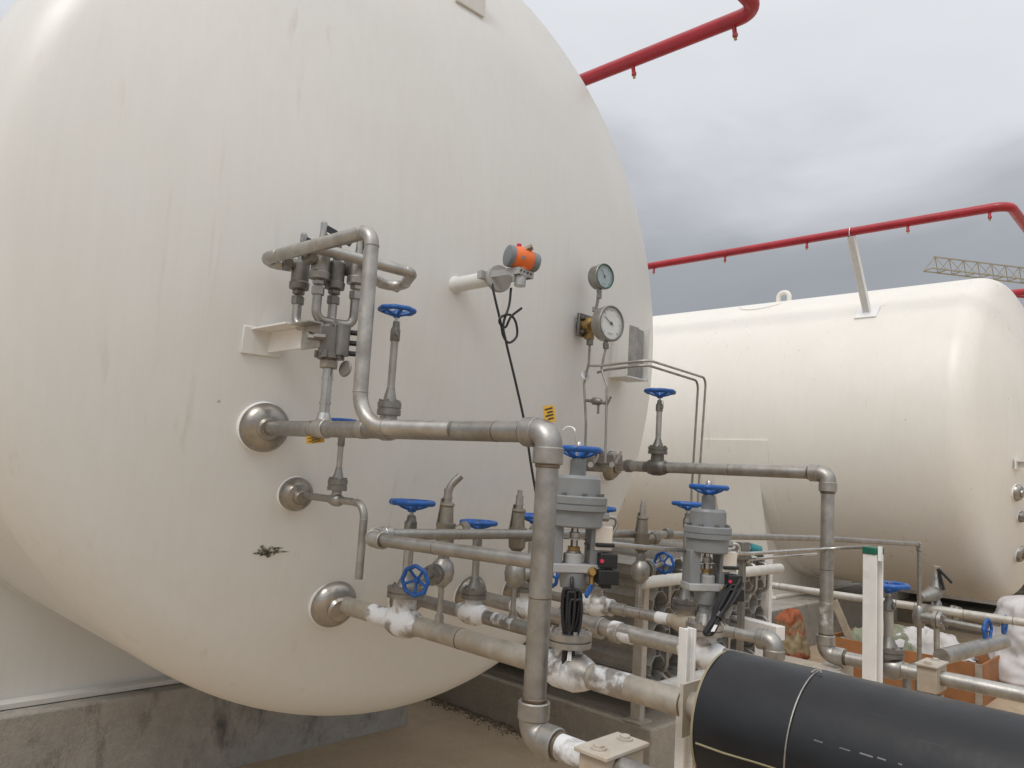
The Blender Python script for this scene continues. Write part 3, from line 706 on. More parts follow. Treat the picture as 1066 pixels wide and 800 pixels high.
cab = [at(*q, 'Y', yy) for q, yy in (((512, 292), -.90), ((514, 305), -.915), ((521, 335), -.93), ((524, 350), -.94), ((530, 357), -.95), ((538, 350), -.95), ((537, 336), -.95), ((531, 328), -.952), ((522, 330), -.945), ((520, 336), -.94), ((526, 341), -.94), ((532, 330), -.955), ((543, 321), -.965))]
c2 = [at(*q, 'Y', yy) for q, yy in (((532, 300), -.95), ((530, 318), -.95), ((524, 338), -.945), ((527, 357), -.95), ((536, 395), -.965), ((546, 440), -.98), ((553, 485), -.99), ((559, 520), -1.0), ((566, 560), -1.02))]
b = MB().tube(smooth(cab, 6), .0042, 8).tube(smooth(c2, 6), .0042, 8)
single('signal_cable', b, M['cable'], 'black knotted signal cable hanging below the orange transmitter', 'cable')

def gauge(label, c, Rg, depth, dial, rim, ang, green=False):
    c = V(c); t = thing('pressure_gauge', label, 'gauge', c + V((0, 0, -Rg)), 'round pressure gauges')
    ax = V((-.12, -1, -.02)).normalized(); u = X_.copy(); u = (u - ax * u.dot(ax)).normalized(); w = u.cross(ax); w = w if w.z > 0 else -w
    part('case', MB().lathe([(-depth, 0), (-depth, Rg * .86), (-depth * .9, Rg * .93), (-.012, Rg * .95), (-.01, Rg), (.004, Rg), (.006, Rg * .97), (.005, Rg * .9), (-.004, Rg * .88)], c, ax, 40, caps=False), M['steel'], t)
    part('bezel', MB().lathe([(.0055, Rg * .97), (.0075, Rg * .95), (.0075, Rg * .885), (.002, Rg * .87), (.001, Rg * .97)], c, ax, 40, caps=False), M[rim], t)
    d = part('dial', MB().lathe([(-.003, Rg * .87), (-.001, Rg * .87), (-.001, 0)], c, ax, 40), M[dial], t)
    b = MB()
    for k in range(31):
        a = math.radians(-45 + 270 * k / 30); dr = u * math.cos(a) + w * math.sin(a); q = c + ax * .0006
        L = .1 if k % 5 else .17
        b.bar(q + dr * Rg * (.82 - L), q + dr * Rg * .82, Rg * (.022 if k % 5 else .035), .0006, ax)
    b.bar(c + ax * .0006 - w * Rg * .55 - u * Rg * .2, c + ax * .0006 - w * Rg * .55 + u * Rg * .2, Rg * .06, .0006, ax)
    part('scale_marks', b, M['ink'], d)
    b = MB(); a = math.radians(ang); dr = u * math.cos(a) + w * math.sin(a); q = c + ax * .002
    b.bar(q - dr * Rg * .2, q + dr * Rg * .62, Rg * .06, .0008, ax); b.lathe([(0, Rg * .09), (.0025, Rg * .08)], q, ax, 12); part('needle', b, M['ink'], t)
    part('lens', MB().lathe([(.0035, Rg * .875), (.0042, Rg * .875), (.0045, 0)], c, ax, 40), M['glass'], t)
    part('stem', MB().cyl(c + V((0, .022, -Rg * .9)), c + V((0, .022, -Rg * 1.28)), .009, 12).hexn(c + V((0, .022, -Rg * 1.05)), c + V((0, .022, -Rg * 1.2)), .012), M['steel'], t)
    return t
g1 = at(636, 337, 'X', .45); g2 = at(629, 288, 'X', .45)
gauge('large white dial gauge in front of the brass instrument block', g1, .076, .05, 'dial', 'steel_dk', 150)
gauge('smaller blue dial gauge with green rim above the white dial gauge', g2, .055, .05, 'dial_b', 'green', 125)
mc = at(614, 338, 'X', .45); mc.z = -.062
t = thing('instrument_manifold', 'brass and steel instrument block behind the white dial gauge', 'manifold', mc)
part('brass_body', MB().lathe([(-.03, .02), (-.02, .034), (.012, .034), (.02, .024)], mc, -Y_, 18).box(mc + V((0, 0, -.035)), (.03, .03, .05)), M['brass'], t)
part('flange', MB().box(mc + V((0, .028, 0)), (.09, .014, .1)).cyl(mc + V((0, .02, 0)), mc + V((0, .06, 0)), .03, 16), M['steel_dk'], t, bev=.003)
part('flange_bolt', bolts(MB(), mc + V((0, .024, 0)), Y_, .042, 4, .008, .02, .78), M['steel_dk'], t)
gs2 = g2 + V((0, .022, 0))
part('upright', MB().cyl((mc.x, mc.y - .02, mc.z + .02), (gs2.x, gs2.y, g2.z - .055 * 1.25), .0065, 10).hexn((mc.x, mc.y - .022, -.005), (mc.x, mc.y - .022, .015), .011).hexn((gs2.x, gs2.y, .05), (gs2.x, gs2.y, .07), .012), M['steel'], t)
part('drain_nut', MB().hexn(mc + V((0, -.005, -.06)), mc + V((0, -.005, -.085)), .014).hexn(g1 + V((0, .02, -.085)), g1 + V((0, .02, -.105)), .012), M['steel_dk'], t)
def tubing(label, pts, r=.0052, br=.03, m='steel', grp='thin instrument tubes'):
    return single('instrument_tube', MB().tube(fillet(pts, br, 6), r, 10), M[m], label, 'tube', grp)
def G(px, py, x): return at(px, py, 'X', x)
tubing('thin bent tube hanging left under the instrument block', [mc + V((0, -.005, -.08)), G(613, 378, .45), G(608, 400, .45), G(610, 440, .45), G(609, 480, .45)])
tubing('thin bent tube hanging right under the white dial gauge', [g1 + V((0, .02, -.1)), G(626, 384, .45), G(632, 402, .45), G(631, 440, .45), G(630, 482, .45)])
tubing('outer thin tube arching right from the gauges then dropping', [G(614, 381, .44), G(626, 381, .44), G(675, 375, .44), G(735, 394, 1.03), at(727, 512, 'X', 1.03), V((1.03, at(727, 512, 'X', 1.03).y, HZ))], br=.04)
tubing('inner thin tube arching beside the outer one below the gauges', [G(622, 388, .47), G(632, 385, .47), G(673, 380, .47), G(727, 397, 1.0), at(720, 512, 'X', 1.0), V((1.0, at(720, 512, 'X', 1.0).y, HZ))], br=.04)
single('bypass_valve', MB().cyl(G(611, 417, .45), G(631, 420, .45), .007, 10).lathe([(-.025, .009), (-.015, .016), (.015, .016), (.025, .009)], G(621, 418, .45), (0, -1, -.1), 14).cyl(G(623, 420, .45), G(622.5, 431, .45), .005, 8).bar(G(631, 424, .45), G(636, 413, .45), .008, .004), M['steel_dk'], 'small steel bypass valve linking the two thin tubes', 'valve')
single('tag_plate', MB().lathe([(0, .02), (.002, .021), (.004, .02)], G(609, 391, .45), (-.5, -.8, .2), 16), M['steel_lt'], 'round steel tag hanging where the thin tubes bend', 'tag')
q = at(613, 480, 'X', .6)
t = thing('isolation_manifold', 'dark steel isolation block with two bright levers behind the near actuator', 'manifold', q)
part('block', MB().box(q + V((0, 0, 0)), (.08, .12, .09)).box(q + V((.0, -.11, .01)), (.06, .1, .05)), M['steel_dk'], t, bev=.008)
for k, (px, py) in enumerate(((614, 484), (636, 484))):
    c = at(px, py, 'X', .54); part('lever_boss', MB().cyl(c, c + V((-.02, -.02, 0)), .012, 14), M['steel_lt'], t)
    part('lever', MB().bar(at(px + 5, py - 2, 'X', .52), at(px + 11, py - 14, 'X', .52), .008, .006), M['steel_lt'], t)

# ------------------------------------------------------------------ actuated valves
def actuator(label, x, y, zh, zp, rp, coil_label, top=None, bot=None, k_=1.0):
    """zh: handwheel height; zp: pipe centre"""
    t = thing('actuated_valve', label, 'valve', (x, y, zp), 'grey actuated shut-off valves')
    o = V((x, y, 0)); dz = zh + .636
    b = MB().lathe([(-.075, rp * 1.05), (-.055, rp * 1.35), (-.03, rp * 1.62), (.03, rp * 1.62), (.055, rp * 1.35), (.075, rp * 1.05)], (x, y, zp), Y_, 24); b.cyl((x, y, zp), (x, y, zp + .075), .036, 20)
    part('body', b, M['paste'], t)
    b = MB().lathe([(.058, .056), (.072, .056), (.0725, .05), (.076, .05), (.0765, .056), (.092, .056), (.095, .03), (.12, .022)], (x, y, zp), Z_, 28); bolts(b, V((x, y, zp + .092)), Z_, .047, 8, .0055, .008)
    part('bonnet_flange', b, M['steel'], t)
    zy = -.929 + dz
    part('neck', MB().lathe([(zp + .11, .019), (zy - .055, .019), (zy - .05, .03), (zy - .012, .036)], o, Z_, 20), M['grey'], t)
    b = MB().box((x, y, zy), (.13 * k_, .07, .022), (1, -.7, 0)); b.cyl((x, y, zy - .02), (x, y, zy + .035), .026, 18)
    part('yoke_base', b, M['grey_lt'], t, bev=.003)
    hx = V((.82, -.57, 0))
    b = MB()
    for s in (-1, 1): b.box(V((x, y, zy + .056)) + hx * s * .046 * k_, (.034, .055, .104), (1, -.7, 0))
    part('yoke', b, M['grey'], t, bev=.003)
    b = MB().cyl((x, y, zy + .02), (x, y, zy + .11), .0095, 14).hexn((x, y, zy + .022), (x, y, zy + .042), .02).hexn((x, y, zy + .07), (x, y, zy + .088), .015).lathe([(zy + .07, .03), (zy + .0725, .03)], o, Z_, 20)
    st = part('stem', b, M['steel_lt'], t)
    part('packing_nut', MB().hexn((x, y, zy + .04), (x, y, zy + .052), .017), M['brass'], st)
    d = dz
    b = MB().lathe([(-.828 + d, .056 * k_), (-.824 + d, .060 * k_), (-.788 + d, .061 * k_), (-.785 + d, .0685 * k_), (-.772 + d, .0685 * k_), (-.7715 + d, .0665 * k_), (-.769 + d, .0665 * k_), (-.7685 + d, .0685 * k_), (-.752 + d, .0685 * k_), (-.749 + d, .066 * k_)], o, Z_, 48)
    b.lathe([(-.75 + d, .053 * k_), (-.706 + d, .052 * k_), (-.698 + d, .047 * k_)], o, Z_, 40)
    dr = part('diaphragm_drum', b, M['grey'], t, sharp=30)
    part('flange_bolt', bolts(MB(), V((x, y, -.75 + d)), Z_, .06 * k_, 8, .006, .008), M['steel_dk'], dr)
    part('drum_neck', MB().cyl((x, y, -.70 + d), (x, y, -.658 + d), .021, 20).cyl((x, y, -.668 + d), (x, y, -.655 + d), .017, 16), M['grey'], t)
    part('handwheel', handwheel(MB(), V((x, y, -.632 + d)), Z_, .06, .4, 6, 5), M['blue'], t)
    part('stem_cap', MB().lathe([(-.64 + d, .009), (-.618 + d, .009), (-.612 + d, .005)], o, Z_, 10), M['steel_lt'], t)
    # air tube from the drum down to the stem
    q0 = V((x, y, -.8 + d)) + hx * .061 * k_
    p = [q0, q0 + hx * .035, q0 + hx * .045 + V((0, 0, -.012)), q0 + hx * .012 + V((0, 0, -.078)), q0 - hx * .03 + V((0, 0, -.088)), V((x, y, zy + .062)) - V((-.01, .03, 0))]
    part('air_tube', MB().tube(fillet(p, .014, 5), .0052, 10), M['steel_lt'], t)
    part('tube_fitting', MB().hexn(q0 - hx * .004, q0 + hx * .018, .0115).hexn(V((x, y, -.835 + d)) + hx * .056, V((x, y, -.81 + d)) + hx * .056, .006), M['steel'], t)
    # solenoid
    fr = V((-fwd.x, -fwd.y, 0)).normalized(); s0 = V((x, y, 0)) + hx * .072 * k_ + fr * .03
    part('mounting_plate', MB().box(s0 + V((0, .015, -.852 + d)), (.045, .03, .06), hx, (.57, .82, 0)), M['cream'], t, bev=.002)
    b = MB().box(s0 + V((0, 0, -.905 + d)), (.046, .05, .036), hx, (.57, .82, 0)).box(s0 + V((.002, 0, -.945 + d)), (.054, .056, .036), hx, (.57, .82, 0)).box(s0 + V((0, 0, -.968 + d)), (.026, .03, .012), hx, (.57, .82, 0)).box(s0 + V((0, .01, -.868 + d)), (.05, .034, .01), hx, (.57, .82, 0))
    so = part('solenoid', b, M['black'], t, bev=.003)
    fr = -fwd; fr = V((fr.x, fr.y, 0)).normalized()
    part('indicator_lamp', MB().cyl(s0 + V((0, 0, -.905 + d)) + fr * .02 - hx * .014, s0 + V((0, 0, -.905 + d)) + fr * .029 - hx * .014, .005, 10), M['pink'], so)
    bq = V((x, y, zy - .006)) + hx * .048 + fr * .03
    part('brass_fitting', MB().lathe([(-.012, .007), (-.006, .013), (.008, .013), (.014, .008)], bq, fr, 14).cyl(bq, bq + V((0, 0, -.035)), .007, 10), M['brass'], t)
    part('ball_valve_lever', MB().bar(bq + V((0, 0, -.03)) + hx * .004, bq + V((0, 0, -.058)) - hx * .016 + fr * .02, .012, .006), M['blue'], t)
    # coil of spare cable
    rnd = random.Random(int(x * 100)); cb = MB()
    top = top or bq + hx * -.052 + V((0, 0, -.015)); bot = bot or top + V((0, 0, -.2))
    dv = (bot - top)
    for k in range(9):
        o1 = hx * rnd.uniform(-.014, .014) + fr * rnd.uniform(-.008, .012); ww = rnd.uniform(.008, .017)
        a0 = top + dv * rnd.uniform(.12, .3)
        pts = [a0 + o1, a0 + dv * .02 + o1 - hx * ww, a0 + dv * .3 + o1 - hx * ww * 1.0, a0 + dv * .55 + o1 * .5 - hx * ww * .5, bot + o1 * .6 - hx * .008, bot + dv * .07 + o1 * .5, bot + o1 * .6 + hx * .008, a0 + dv * .55 + o1 * .5 + hx * ww * .5, a0 + dv * .3 + o1 + hx * ww, a0 + dv * .02 + o1 + hx * ww, a0 + o1]
        cb.tube(smooth(pts, 5), .0042, 8)
    cb.tube(smooth([top, top + dv * .12 + fr * .01, top + dv * .4, top + dv * .7 + fr * .012], 5), .005, 8)
    cb.lathe([(-.008, .015), (.008, .015)], top + dv * .72 + fr * .002, dv, 12)
    c = single('cable_coil', cb, M['cable'], coil_label, 'cable', 'black cable coils')
    eb = MB()
    for k in range(3): eb.cyl(bot - dv * .12 + fr * .014 + hx * .003 * k, bot - dv * .01 + fr * .018 + hx * (.004 * k - .002), .0018, 6)
    ORG[c.name] = c.location.copy()
    part('wire_end', eb, M['white'], c, label='bare pale wire ends')
    return t
ya1 = at(601, 500, 'X', -.5).y
actuator('nearer grey drum actuator valve with blue handwheel behind the vent pipe', -.5, ya1, -.636, -1.18, .0295, 'black coiled cable hanging straight below the nearer grey actuator', k_=1.15)
ya2 = at(737, 540, 'X', .08).y
actuator('farther grey drum actuator valve with blue handwheel near the steel stand', .08, ya2, -.712, -1.203, .0265, 'black coiled cable slanting below the farther grey actuator', at(771, 600, 'X', .13), at(739, 657, 'X', .02), k_=1.04)

# instrument air line and stand
sx = .5; s_top = at(773, 572, 'X', sx); 
single('support_stand', MB().box((sx, s_top.y, (s_top.z + GZ) / 2), (.02, .02, s_top.z - GZ)).box((sx, s_top.y, s_top.z - .005), (.05, .03, .06)).box((sx, s_top.y, GZ + .004), (.1, .1, .008)), M['steel_dk'], 'slim square steel stand carrying the bright air tube', 'stand', bev=.001)
sA = V((-.42, ya1 - .02, zat(632, 567, -.42))) ; st_ = V((sx - .015, s_top.y - .02, s_top.z - .012))
pg = at(905, 570, 'X', .84)
tubing('bright air tube running from the near actuator past the stand to the white post', [at(632, 566, 'X', -.38), at(690, 572, 'X', -.1), st_ + V((0, -.006, 0)), at(868, 571, 'X', .98), pg], .0068, .1, 'steel_lt')
tubing('second air tube under the first one beyond the steel stand', [st_ + V((.02, 0, -.03)), at(778, 583, 'X', .53), at(850, 577, 'X', .98)], .005, .02, 'steel_lt')
tc = at(780, 571, 'X', .56)
t = thing('air_regulator', 'small teal capped regulator behind the steel stand', 'regulator', tc)
part('body', MB().cyl(tc - RGT * .045, tc + RGT * .0, .016, 14).cyl(tc - RGT * .08 - UPV * .006, tc - RGT * .045, .007, 10), M['grey_lt'], t)
part('cap', MB().cyl(tc, tc + RGT * .04 - UPV * .012, .02, 16, ch=.003), M['teal'], t)
part('bleed_screw', MB().lathe([(-.012, 0), (-.006, .012), (.006, .012), (.012, 0)], tc - RGT * .1, RGT, 12), M['steel_lt'], t)
part('bracket', MB().bar(tc - V((0, 0, .016)), V((tc.x, tc.y, tc.z - .06)), .02, .006), M['steel'], t)

# white posts
wx = .84; wt = at(909, 577, 'X', wx)
t = thing('support_post', 'tall white I-section post with a green pad on top', 'post', (wx, wt.y, GZ), 'white painted support posts')
part('beam', MB().ibeam((wx, wt.y, GZ), (wx, wt.y, wt.z), .046, .05, .007, X_ + Y_ * -.2), M['post_white'], t, bev=.001)
part('base_plate', MB().box((wx, wt.y, GZ + .006), (.16, .16, .012)), M['post_white'], t)
part('rubber_pad', MB().box((wx, wt.y, wt.z + .012), (.055, .052, .024), X_ + Y_ * -.2), M['green'], t, bev=.003)
part('tube_clip', MB().box((wx - .02, wt.y - .03, wt.z + .005), (.012, .012, .05)), M['white'], t)
px_ = -.405; pt_ = at(716, 654, 'X', px_)
t = thing('support_post', 'short white post beside the end of the black insulated pipe', 'post', (px_, pt_.y, GZ), 'white painted support posts')
part('beam', MB().ibeam((px_, pt_.y, GZ), (px_, pt_.y, pt_.z), .03, .028, .005, X_ + Y_ * -.3), M['post_white'], t, bev=.001)
part('base_plate', MB().box((px_, pt_.y, GZ + .006), (.14, .14, .012)), M['post_white'], t)
part('clamp_plate', MB().box((px_ - .04, -1.81, -1.185), (.19, .008, .11)), M['rust_tan'], t)

# pipe supports with saddles
def pipe_support(label, x, y, z, r, w=.11, mat='tan'):
    t = thing('pipe_support', label, 'pipe support', (x, y, GZ), 'tan boxed pipe supports')
    part('leg', MB().box((x, y, (GZ + z) / 2 - .03), (.06, .06, z - GZ - .06)), M[mat], t, bev=.003)
    part('clamp_box', MB().box((x, y, z - .004), (w, .062, .085)), M[mat], t, bev=.003)
    part('top_plate', MB().box((x, y, z + .042), (w + .02, .072, .008)), M['rust_tan'], t, bev=.002)
    for s in (-1, 1): part('clamp_bolt', MB().hexn((x + s * w * .36, y, z + .046), (x + s * w * .36, y, z + .054), .010).lathe([(.0, .014), (.004, .014)], (x + s * w * .36, y, z + .0455), Z_, 14), M['rust_tan'], t)
    return t
pipe_support('tan boxed pipe support with two bolts at the bottom edge of the picture', PX1 + .02, at(625, 790, 'X', PX1).y - .01, zb1 - .018, .025)
pipe_support('tan boxed pipe support on the right pipe past the black insulation', .93, at(970, 695, 'X', .93).y, ZRB, .025, .12)
single('angle_bracket', MB().box((.93, eR.y - .02, ZRB - .045), (.2, .09, .007)).box((.93, eR.y - .062, ZRB - .06), (.2, .007, .05)).box((.93, eR.y, (ZRB - .05 + GZ) / 2), (.05, .05, ZRB - .05 - GZ)).hexn((.98, eR.y - .035, ZRB - .042), (.98, eR.y - .035, ZRB - .03), .01), M['rust_tan'], 'pale angle bracket under the right pipe elbow', 'bracket', bev=.002)

# black insulated pipe
ic = V((-.5, 0, -1.185)); ir = .136
yE = at(722, 735, 'X', -.63).y
t = thing('insulated_pipe', 'thick black rubber insulated pipe in the right foreground', 'pipe', (ic.x, yE, ic.z))
def wob(b, y0, y1, r):
    N, S = 46, 56; vs = []; fs = []
    for i in range(N + 1):
        y = y0 + (y1 - y0) * i / N
        for k in range(S):
            a = 2 * PI * k / S; rr = r + .0035 * noise.noise(V((math.cos(a) * 1.6, y * 3.2, math.sin(a) * 1.6))) - .004 * math.exp(-((y + 2.04) / .012) ** 2)
            vs.append((ic.x + rr * math.cos(a), y, ic.z + rr * math.sin(a)))
    for i in range(N):
        for k in range(S): k2 = (k + 1) % S; fs.append([i * S + k, i * S + k2, (i + 1) * S + k2, (i + 1) * S + k])
    fs.append(list(range(S))); fs.append([N * S + k for k in range(S)][::-1])
    return b.add(vs, fs)
part('jacket', wob(MB(), yE, -4.6, ir), M['rubber'], t)
part('foam_edge', MB().lathe([(-.002, ir * .99), (-.003, ir * 1.003), (.002, ir * 1.004), (.003, ir * .985)], (ic.x, yE, ic.z), Y_, 56), M['foam'], t)
sa = math.radians(189); b = MB()
def on_j(y, a, e=.0): rr = ir + e; return V((ic.x + rr * math.cos(a), y, ic.z + rr * math.sin(a)))
b.tube([on_j(yE - .01 - k * .06, sa + .012 * math.sin(k * 1.7), .0002) for k in range(44)], .0022, 6)
part('seam', b, M['foam'], t, label='pale glued lengthwise seam')
b = MB(); rs = random.Random(5); y = -2.13
while y > -2.9:
    L = rs.uniform(.006, .022); a = math.radians(160) + rs.uniform(-.008, .008)
    b.tube([on_j(y, a, -.0008), on_j(y - L, a + .004, -.0008)], .0015 + .0008 * rs.random(), 5); y -= L + rs.uniform(.004, .03)
part('scuff_line', b, M['scuff'], t)
wy = at(822, 735, 'X', -.62).y; b = MB()
b.tube([V((ic.x + (ir + .002) * math.cos(2 * PI * k / 60), wy - .006 * math.sin(2 * PI * k / 60 * 1.0), ic.z + (ir + .002) * math.sin(2 * PI * k / 60))) for k in range(60)], .0017, 8, closed=True)
b.tube(smooth([on_j(wy, PI * .56, .003), on_j(wy - .008, PI * .54, .008), on_j(wy - .02, PI * .55, .005)], 4), .0017, 8)
part('tie_wire', b, M['steel'], t)

# tags
def tagp(label, c, n_, s):
    c = V(c); n_ = V(n_).normalized(); t = thing('warning_tag', label, 'tag', c, 'yellow tags on the pipes')
    u = Z_.cross(n_).normalized(); w = n_.cross(u)
    u, w = (u * .98 + w * .17).normalized(), (w * .98 - u * .17).normalized()
    part('plate', MB().box(c, (s[0], s[1], .0018), u, w), M['yellow'], t)
    b = MB()
    for k in range(4): b.box(c + n_ * .0012 + w * (s[1] * (.3 - .2 * k)) + u * s[0] * (.05 if k % 2 else -.03), (s[0] * (.7 if k % 2 == 0 else .5), s[1] * .09, .0008), (u + w * .15), w)
    part('print', b, M['ink'], t)
tagp('small yellow tag standing on top of the vent pipe elbow', at(572, 431, 'Y', ytop + .012), (-.6, -.75, .1), (.024, .034))
tagp('small yellow tag hanging under the vent pipe near the upper cover', (PX1 + .0, at(328, 459, 'X', PX1).y, PZ1 - .03), (-.7, -.7, -.1), (.05, .022))
q = at(588, 448, 'X', -.45)
single('tie_wire', MB().tube(smooth([at(586, 448, 'X', -.6), at(591, 444.5, 'X', -.6), at(597, 446, 'X', -.6), at(599, 452, 'X', -.6), at(600, 474, 'X', -.52)], 6), .002, 6), M['white'], 'curled white wire behind the vent pipe elbow', 'wire')

# ------------------------------------------------------------------ vaporizer
def star(b, x, z, y0, y1, r, ap=.072, core=.02):
    """octagonal finned tube: shell with lengthwise ribs to its neighbours and a core tube inside"""
    ro = ap / math.cos(PI / 8); th = .0028; L = (0, y1 - y0, 0); o = (x, y0, z)
    P = [(ro * math.cos(PI / 8 + k * PI / 4), ro * math.sin(PI / 8 + k * PI / 4)) for k in range(8)]
    for k in range(8):
        p, q = V((*P[k], 0)), V((*P[(k + 1) % 8], 0)); n_ = (p + q).normalized()
        b.prism([(p.x, p.y), (q.x, q.y), (q.x - n_.x * th, q.y - n_.y * th), (p.x - n_.x * th, p.y - n_.y * th)], o, X_, Z_, L)
        if k % 2: 
            for s in (-1, 1):
                e = (q - p).normalized() * (q - p).length * .46 * s; c = (p + q) / 2 + e
                w_ = (q - p).normalized() * .0014
                b.prism([(c.x - w_.x, c.y - w_.y), (c.x + w_.x, c.y + w_.y), (c.x + w_.x + n_.x * (r - ap), c.y + w_.y + n_.y * (r - ap)), (c.x - w_.x + n_.x * (r - ap), c.y - w_.y + n_.y * (r - ap))], o, X_, Z_, L)
    b.cyl((x, y0 + .05, z), (x, y1 - .05, z), core, 10)
    for k in range(4):
        d = V((math.cos(PI * k / 2 + PI / 4), 0, math.sin(PI * k / 2 + PI / 4))); w_ = V((-d.z, 0, d.x))
        b.prism([(core, -.001), (ap * 1.0, -.001), (ap * 1.0, .001), (core, .001)], (x, y0 + .05, z), d, w_, (0, y1 - y0 - .1, 0))
    return b
VX, VY0, VY1 = SX + .12, SY + .12, SY + 3.4
def vaporizer(label, dx, dy):
    t = thing('finned_vaporizer', label, 'vaporizer', (VX + dx, VY0 + dy, ST), 'aluminium finned vaporizers')
    nx, nz, p = 8, 4, .186
    proto = None; z1 = at(640, 573, 'X', VX + .1).z - .09
    for j in range(nz):
        for i in range(nx):
            x, z = VX + .1 + i * p, z1 - j * p
            if proto is None:
                proto = part('finned_tube', star(MB(), x + dx, z, VY0 + dy, VY1 + dy, .093), M['fin'], t, sharp=30); o = proto
            else:
                o = proto.copy(); COL.objects.link(o); o.parent = t; o.location = V((i * p, 0, -j * p))
    def rep(name, b, mat, offs):
        a = part(name, b, mat, t)
        for q in offs[1:]:
            o = a.copy(); COL.objects.link(o); o.parent = t; o.location = V(q) - V(offs[0])
    x, z = VX + .1 + dx, z1
    rep('return_bend', MB().tube(fillet([(x, VY0 + dy + .02, z), (x, VY0 + dy - .06, z), (x, VY0 + dy - .06, z - p), (x, VY0 + dy + .02, z - p)], .055, 6), .0125, 10), M['steel'], [(i * p, 0, -j * p) for j in (0, 2) for i in range(nx)])
    hz_ = at(668, 607, 'Y', VY0 - .1).z
    for zz, nm in ((hz_, 'header'), (z1 - 3.35 * p, 'header')):
        b = MB(); xa_ = at(668, 607, 'Y', VY0 - .1).x if nm == 'header' else VX; xb_ = at(813, 597, 'Y', VY0 - .1).x
        b.lathe([(-.006, 0), (0, .03), (.006, .034), (xb_ - xa_ - .02, .034), (xb_ - xa_, .02), (xb_ - xa_ + .004, 0)], (xa_ + dx, VY0 + dy - .1, zz), X_, 22)
        part('header', b, M['dull_white'], t)
    rep('branch', MB().cyl((x, VY0 + dy - .1, hz_), (x, VY0 + dy - .02, z1), .01, 8), M['fin'], [(i * p, 0, 0) for i in range(nx)])
    rep('branch', MB().cyl((x, VY0 + dy - .1, z1 - 3.35 * p), (x, VY0 + dy + .02, z1 - 3 * p), .01, 8), M['fin'], [(i * p, 0, 0) for i in range(nx)])
    for k, (xx, yy) in enumerate(((VX - .06, VY0 + .02), (VX + nx * p + .07, VY0 + .02), (VX - .06, VY1 - .1), (VX + nx * p + .07, VY1 - .1))):
        b = MB(); top = z1 + .07 if k != 0 else at(655, 590, 'X', VX - .06).z
        b.box((xx + dx - .026, yy + dy, (ST + top) / 2), (.006, .06, top - ST)); b.box((xx + dx, yy + dy - .027, (ST + top) / 2), (.05, .006, top - ST)); b.box((xx + dx, yy + dy, ST + .004), (.12, .12, .008))
        part('frame_post', b, M['rust_tan' if k % 2 == 0 else 'post_white'], t)
    b = MB()
    b.box((VX + nx * p * .5 + dx, VY0 + dy + .05, z1 - 3.7 * p), (nx * p + .16, .05, .05)); b.box((VX + nx * p * .5 + dx, VY1 + dy - .1, z1 - 3.7 * p), (nx * p + .16, .05, .05))
    b.box((VX + nx * p + .07 + dx, (VY0 + VY1) / 2 + dy, z1 - 3.7 * p), (.06, VY1 - VY0, .06)); b.box((VX - .06 + dx, (VY0 + VY1) / 2 + dy, z1 - 3.7 * p), (.05, VY1 - VY0, .05))
    part('frame_beam', b, M['post_white'], t)
    return t
vaporizer('aluminium finned vaporizer on the low slab between the two tanks', 0, 0)
vaporizer('second finned vaporizer half hidden beyond the far tank head', T2.x, T2.y)
bm0 = at(700, 648, 'Y', VY0 - .35); bm1 = at(794, 660, 'X', 2.2)
t = thing('low_frame', 'low white painted steel frame in front of the vaporizer', 'frame', (1.9, SY + .03, ST))
fx = at(745, 642, 'Z', -1.62); fy = at(794, 655, 'Z', -1.62)
part('beam', MB().box((fx + fy) / 2, ((fy - fx).length + .3, .08, .09), fy - fx, Z_.cross(fy - fx)), M['post_white'], t, bev=.004)
for q in (fx, fy): part('leg', MB().box((q.x, q.y, (q.z + GZ) / 2), (.07, .07, q.z - GZ - .08)), M['post_white'], t)

single('added_gap_wall', block(13.5, 13.8, -6, 16, GZ - .2, GZ + 1.0), M['plinth'], 'low grey wall added far behind to darken the gap under the far tank', 'wall', bev=.02)  # invented wall, added to darken the bright ground gap below the far tank
# ------------------------------------------------------------------ far right: second pipe rack
vx, vy = at(957, 640, 'Y', HY).x, HY
def side_valve(label, c, hw, r=.073, grp='horizontal handwheel valves at the far right'):
    c = V(c); d = (V(hw) - c); L = d.length; d.normalize()
    t = thing('globe_valve', label, 'valve', c, grp)
    part('body', MB().lathe([(-.075, .026), (-.055, .036), (0, .046), (.055, .036), (.075, .026)], c, Z_, 18).cyl(c, c + d * .1, .04, 16), M['steel'], t)
    b = MB().lathe([(.1, .062), (.125, .062), (.126, .052), (.13, .052), (.131, .062), (.155, .06), (.16, .03)], c, d, 20); bolts(b, c + d * .15, d, .05, 6, .008, .02); part('bonnet', b, M['steel'], t)
    part('stem_tube', MB().cyl(c + d * .15, c + d * (L - .03), .022, 14), M['steel'], t)
    part('handwheel', handwheel(MB(), c + d * L, d, r, .25, 8, 5), M['blue'], t)
    return t
side_valve('globe valve with the lower left blue wheel beside the white bulk bag', (vx, vy, at(957, 642, 'Y', HY).z), at(1028, 656, 'X', vx - .05))
v2x = at(975, 635, 'Y', HY + .12)
side_valve('globe valve with the upper right blue wheel against the white bulk bag', v2x, at(1046, 651, 'X', v2x.x))
t = thing('lever_relief_valve', 'small relief valve with a black lever on the far right riser', 'valve', (v2x.x, v2x.y, GZ))
zc_ = at(975, 605, 'Y', v2x.y).z; ztp = at(975, 592, 'Y', v2x.y).z
part('riser', MB().cyl((v2x.x, v2x.y, at(975, 695, 'Y', v2x.y).z), (v2x.x, v2x.y, zc_ - .1), .022, 14), M['steel'], t)
